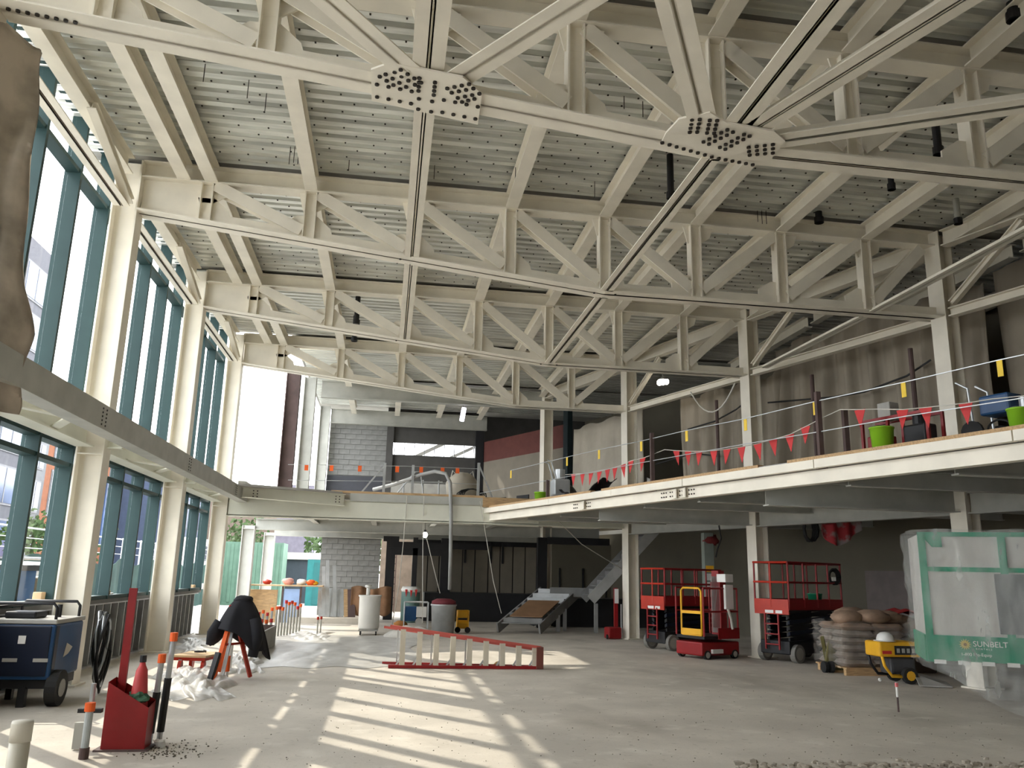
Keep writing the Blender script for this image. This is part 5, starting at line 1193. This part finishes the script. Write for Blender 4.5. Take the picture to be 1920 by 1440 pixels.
q = fl_(1745, 1290); tag(MB().prism([q+V(-.12, .1, .01), q+V(.35, -.05, .01), q+V(.65, .5, .01), q+V(.15, .65, .16)], (0, 0, .02)).build('grey_plate', m_concg), 'grey plate tilted on the floor by the wrapped booth', 'plate')
# panel on the right wall
tag(MB().beam(V(11.65, 19.0, 1.02), V(12.45, 16.6, 1.02), .04, 1.75).build('wall_board', M('dull_mauve_board', (.20, .17, .16), .8)), 'large dull pinkish board standing against the right wall', 'board')
for i, (x, nm) in enumerate(((1345, 'by the mast lift'), (1640, 'behind the bag pallet'))):
    pass

# ---- wrapped green and white booth
by0 = 10.35; bl = at(1712, 1000, Y=by0); bx0 = bl.x; bx1 = bx0+2.3; zt_, zb_ = bl.z+.02, at(1745, 1240, Y=by0).z
m_green = M('rental_green', (.02, .25, .14), .5, var=.05); m_panel = M('white_panel', (.52, .50, .46), .6, var=.05)
t = thing('wrapped_booth', 'green and white rental booth wrapped in clear plastic film', 'booth', (bx0+1.1, by0+.7, 0))
MB().bb((bx0+.06, by0+.04, zb_+.05), (bx1, by0+1.4, zt_-.03)).build('cabin', m_panel, t)
for z0_, z1_ in ((zb_+.02, zb_+.34), (zt_-.52, zt_-.46), (zt_-.06, zt_)): MB().bb((bx0+.05, by0+.02, z0_), (bx1, by0+.05, z1_)).build('green_band', m_green, t)
for x in (bx0+.05, bx0+1.0): MB().bb((x, by0+.015, zb_), (x+.09, by0+.05, zt_)).build('green_post', m_green, t)
for x in (bx0+.05,): MB().bb((x-.02, by0+.05, zb_), (x+.05, by0+1.4, zb_+.34)).build('green_band', m_green, t)
MB().prism([(bx0+.1, by0+.015, zt_-.05), (bx0+.34, by0+.015, zt_-.05), (bx0+.34, by0+.015, zt_-.2), (bx0+.22, by0+.015, zt_-.2)], (0, .02, 0)).build('corner_gusset', m_green, t)
MB().bb((bx0+.92, by0+.01, zb_+.38), (bx1, by0+.04, zt_-.54)).build('grey_door', M('door_grey', (.20, .20, .20), .6), t)
for k in range(6): MB().bb((bx0+.12+.28*k, by0+.005, zb_-.02), (bx0+.26+.28*k, by0+.03, zb_+.03)).build('reflector', m_white, t)
MB().bb((bx0+1.4, by0+.45, 0), (bx1, by0+1.3, zb_)).build('skid', m_black, t)
def text(s_, loc, h_, mat, name='lettering'):
    cu = bpy.data.curves.new(name, 'FONT'); cu.body = s_; cu.size = h_; cu.extrude = .002
    o = bpy.data.objects.new(name, cu); COL.objects.link(o); bpy.context.view_layer.update()
    me = bpy.data.meshes.new_from_object(o.evaluated_get(bpy.context.evaluated_depsgraph_get())); bpy.data.objects.remove(o)
    R = Matrix.Rotation(math.pi/2, 3, 'X'); b_ = MB(); b_.add([R @ v.co + V(*loc) for v in me.vertices], [tuple(p_.vertices) for p_ in me.polygons]); bpy.data.meshes.remove(me)
    return b_.build(name, mat, t)
text('SUNBELT', (bx0+.59, by0+.01, zb_+.215), .098, m_white); text('R E N T A L S', (bx0+.62, by0+.01, zb_+.175), .032, m_white); text('1-800 No-Equip', (bx0+.44, by0+.01, zb_+.095), .055, m_white)
sc_ = V(bx0+.50, by0+.012, zb_+.235); fl2 = MB()
for k in range(14):
    a = k*6.283/14; d1 = V(math.cos(a), 0, math.sin(a)); d2 = V(-math.sin(a), 0, math.cos(a)); fl2.add([sc_+d1*.03-d2*.012, sc_+d1*.075, sc_+d1*.03+d2*.012], [(0, 1, 2)])
fl2.cyl(sc_+V(0, .003, 0), sc_, .045, n=14).build('sunflower_petals', M('sun_yellow', (.70, .55, .12), .6), t); MB().cyl(sc_, sc_-V(0, .004, 0), .02, n=12).build('sunflower_heart', M('sun_heart', (.28, .16, .02), .6), t)
# film: a loose bag over the booth, hem rising to the left
m_bag = PLAS('booth_film', (.82, .84, .80), .19, .16, .4, 4, (1.6, 1.6, .45), .13)
ring = [(bx0-.03, by0-.05), (bx1+.1, by0-.05), (bx1+.1, by0+1.45), (bx0-.03, by0+1.45), (bx0-.03, by0-.05)]
def film(u, v):
    f = u*4; i = min(int(f), 3); a_, b_ = ring[i], ring[i+1]; x = a_[0]+(b_[0]-a_[0])*(f-i); y = a_[1]+(b_[1]-a_[1])*(f-i)
    hem = max(.02, (zb_-.04)*(1-max(0, (x-bx0)/1.05)))
    z = hem+(zt_+.03-hem)*v
    low = max(0, 1-(z-.0)/zb_) if z < zb_ else 0
    wv_ = .016*math.sin(z*9+x*3)+.014*math.sin(x*11+z*4)+.012*math.sin(z*23+y*9)
    return V(x+wv_+low*.0, y+wv_-.03*math.sin(v*3.1), z+.012*math.sin(x*7))
o = MB().sheet(film, 90, 30).build('plastic_film', m_bag, t, True); o['label'] = 'clear crinkled plastic film'
MB().sheet(lambda u, v: V(bx0-.03+(bx1-bx0+.13)*u, by0-.05+1.5*v, zt_+.03+.025*math.sin(u*9)*math.sin(v*7)), 20, 12).build('film_top', m_bag, t, True)

# turn the booth to face the camera side of the hall
_pv = V(bx0, by0, 0); _r = -.50
t.location = _pv + Matrix.Rotation(_r, 3, 'Z') @ (t.location-_pv); t.rotation_euler = (0, 0, _r)

# labelled post by the mast lift
q = at(1331, 1170, Y=19.6); q.z = 0
tp = thing('labelled_post', 'grey-green post with warning stickers behind the mast lift', 'post', tuple(q))
MB().bb((q.x-.12, q.y-.1, 0), (q.x+.12, q.y+.1, 2.72)).build('shaft', M('grey_green', (.22, .25, .22), .7), tp)
for z0_, z1_, mt_ in ((1.78, 1.93, m_yel), (1.58, 1.74, m_white), (1.38, 1.54, m_white)): MB().bb((q.x-.1, q.y-.108, z0_), (q.x+.1, q.y-.1, z1_)).build('sticker', mt_, tp)
MB().blob((q.x+.1, q.y-.05, 2.55), (.22, .12, .12), 10, 7, .25, 9).build('red_wrap', M('red_wrap', (.20, .03, .03), .8), tp, True)
# ================================================================ clutter on the sill and just outside
for i, (x, y, s_, mt, lb) in enumerate(((60, 1118, (.12, .3, .16), m_ply, 'brown carton on the sill at far left'), (72, 1123, (.06, .1, .06), m_white, 'small white block beside the carton on the sill'),
        (185, 1115, (.1, .14, .12), m_ply, 'tan box on the sill past the welder column'), (192, 1118, (.08, .12, .08), m_white, 'white box leaning on the sill past the welder column'),
        (225, 1120, (.12, .3, .1), m_white, 'long pale block on the sill behind the red post'), (255, 1120, (.1, .3, .09), m_white, 'pale block further along the sill'),
        (350, 1113, (.1, .2, .12), m_ply, 'tan block on the last window sill'), (368, 1112, (.1, .16, .14), m_white, 'white block on the last window sill'))):
    p = at(x, y, X=-4.82); tag(MB().box((-4.70, p.y, 1.065+s_[2]/2), s_).build('sill_block', mt, None, bevel=.008), lb, 'block', 'blocks on the window sill')
# bins and cart outside
p = at(15, 1100, X=-6.6)
t = thing('recycling_bin', 'tall blue bin outside at the far left window', 'bin', (-6.6, p.y, -.27))
MB().prism([(-6.9, p.y-.35, -.27), (-6.3, p.y-.35, -.27), (-6.3, p.y+.35, -.27), (-6.9, p.y+.35, -.27)], (0, 0, 1.75)).build('body', M('bin_blue', (.02, .12, .30), .5), t); MB().bb((-6.95, p.y-.4, 1.48), (-6.25, p.y+.4, 1.58)).build('lid', m_black, t)
p = at(14, 1095, X=-6.0); tag(MB().lathe([(.1, 0), (.1, .6), (.05, .75), (.03, .8)], (-6.0, p.y, .62), 14).build('green_bottle', M('green_plastic', (.02, .45, .12), .4), None, True), 'bright green gas bottle outside the left window', 'bottle')
tag(MB().bb((-6.2, p.y-.4, -.27), (-5.6, p.y+.8, .62)).build('stone_block', m_concg), 'grey masonry block under the green bottle outside', 'block')
p = at(70, 1085, X=-6.5); t = thing('scaffold_bay', 'light aluminium scaffold frame outside the second window', 'scaffold', (-6.5, p.y, -.27))
for z in (1.0, 1.35, 1.7): MB().cyl((-6.5, p.y-.8, z), (-6.5, p.y+.9, z), .03, n=6).build('rail', m_galv, t)
for dy in (-.8, .9): MB().cyl((-6.5, p.y+dy, -.27), (-6.5, p.y+dy, 1.8), .03, n=6).build('post', m_galv, t)
MB().bb((-6.75, p.y-.5, .9), (-6.3, p.y+.6, 1.35)).build('crate', m_ply, t)
# parked vehicles and signs across the street
def van(x, y, L_, H_, mat, label, ry=0):
    t = thing('parked_van', label, 'vehicle', (x, y, -.27), 'vehicles in the street')
    MB().add([(x-.95, y-L_/2, .1), (x+.95, y-L_/2, .1), (x+.95, y+L_/2, .1), (x-.95, y+L_/2, .1), (x-.85, y-L_/2+.15, H_), (x+.85, y-L_/2+.15, H_), (x+.85, y+L_/2-1.3, H_), (x-.85, y+L_/2-1.3, H_)], [(0, 3, 2, 1), (4, 5, 6, 7), (0, 1, 5, 4), (1, 2, 6, 5), (2, 3, 7, 6), (3, 0, 4, 7)]).build('body', mat, t, bevel=.12)
    for dy in (-L_/2+.9, L_/2-.9): MB().cyl((x+.8, y+dy, .1), (x+1.0, y+dy, .1), .36, n=16).build('wheel', m_rubber, t)
    MB().bb((x+.93, y-L_/2+.8, H_*.58), (x+.96, y+L_/2-1.6, H_*.86)).build('side_glass', m_dwin, t)
van(-8.0, 20.6, 4.4, 1.65, m_white, 'white car parked outside the far left window')
van(-13.5, 62, 6.5, 3.6, m_white, 'white box truck in the street behind the fence')
van(-13, 74, 5.5, 3.4, m_red, 'red delivery van behind the fence')
t = thing('street_sign', 'blue shop banner sign on a dark post outside', 'sign', (-12, 47.3, -.27))
p = at(205, 965, X=-12)
MB().bb((-12.1, p.y-.75, p.z-1.3), (-12, p.y+.45, p.z+1.3)).build('panel', M('banner_blue', (.018, .05, .14), .5, var=.4, scale=1.2), t); MB().cyl((-12.15, p.y-.8, -.27), (-12.15, p.y-.8, p.z+1.8), .09, n=8).build('post', m_black, t)
for k in range(5): MB().bb((-11.99, p.y-.6, p.z+1.0-.42*k), (-11.98, p.y+.1+.2*(k % 2), p.z+1.1-.42*k)).build('text_line', m_white, t)
# far end yard: green container, teal toilet
p = at(560, 1080, Y=46); t = thing('site_container', 'pale green container in the yard beyond the short columns', 'container', (p.x-1.6, 46, -.27))
m_cont = M('pale_green', (.09, .17, .12), .6); MB().bb((p.x-4.5, 46, -.27), (p.x-.9, 48, 3.0)).build('box', m_cont, t)
for k in range(9): MB().bb((p.x-4.4+.4*k, 45.95, -.1), (p.x-4.25+.4*k, 46, 2.9)).build('rib', m_cont, t)
p = at(588, 1080, Y=44); t = thing('portable_toilet', 'turquoise portable toilet left of the block wall', 'toilet', (p.x, 44, -.27))
MB().bb((p.x-.35, 44, -.27), (p.x+.75, 45.1, 2.15)).build('cabin', M('turquoise', (.008, .13, .13), .5), t, bevel=.03); MB().bb((p.x-.4, 43.95, 2.15), (p.x+.8, 45.15, 2.4)).build('roof', m_white, t, bevel=.06); MB().bb((p.x+.0, 43.97, -.1), (p.x+.6, 44.0, 2.0)).build('door', M('turquoise2', (.008, .10, .10), .5), t)
p = at(555, 1075, Y=50); t = thing('site_shed', 'dark open-sided shed in the yard', 'shed', (p.x, 50, -.27))
MB().bb((p.x-1.2, 50, -.27), (p.x+1.6, 52, 2.2)).build('body', M('shed_dark', (.03, .04, .05), .7), t); MB().bb((p.x-1.4, 49.8, 2.2), (p.x+1.8, 52.2, 2.6)).build('roof', m_concg, t)
# houses beyond the yard and bright brick beyond the far doorway
building('white and violet town houses beyond the yard', -6.0, 70, 90, 8.5, M('violet_facade', (.13, .12, .15), .8), [(2, 4, 71, 89, 5), (5, 7, 71, 89, 5)], 3)
t = thing('brick_house', 'pale brick wall with a ladder seen through the far doorway', 'building', (.6, 36, 0))
MB().bb((-.2, 35.8, 0), (2.0, 36.4, 3.2)).build('wall', M('pale_brick', (.24, .19, .15), .9, var=.15), t)
lx = at(735, 1070, Y=34.8).x
for k in range(9): MB().bb((lx-.14, 34.8, .3+.27*k), (lx+.14, 34.84, .34+.27*k)).build('ladder_rung', m_rust, t)
for s_ in (-.15, .15): MB().bb((lx+s_-.02, 34.8, 0), (lx+s_+.02, 34.85, 2.7)).build('ladder_rail', m_rust, t)
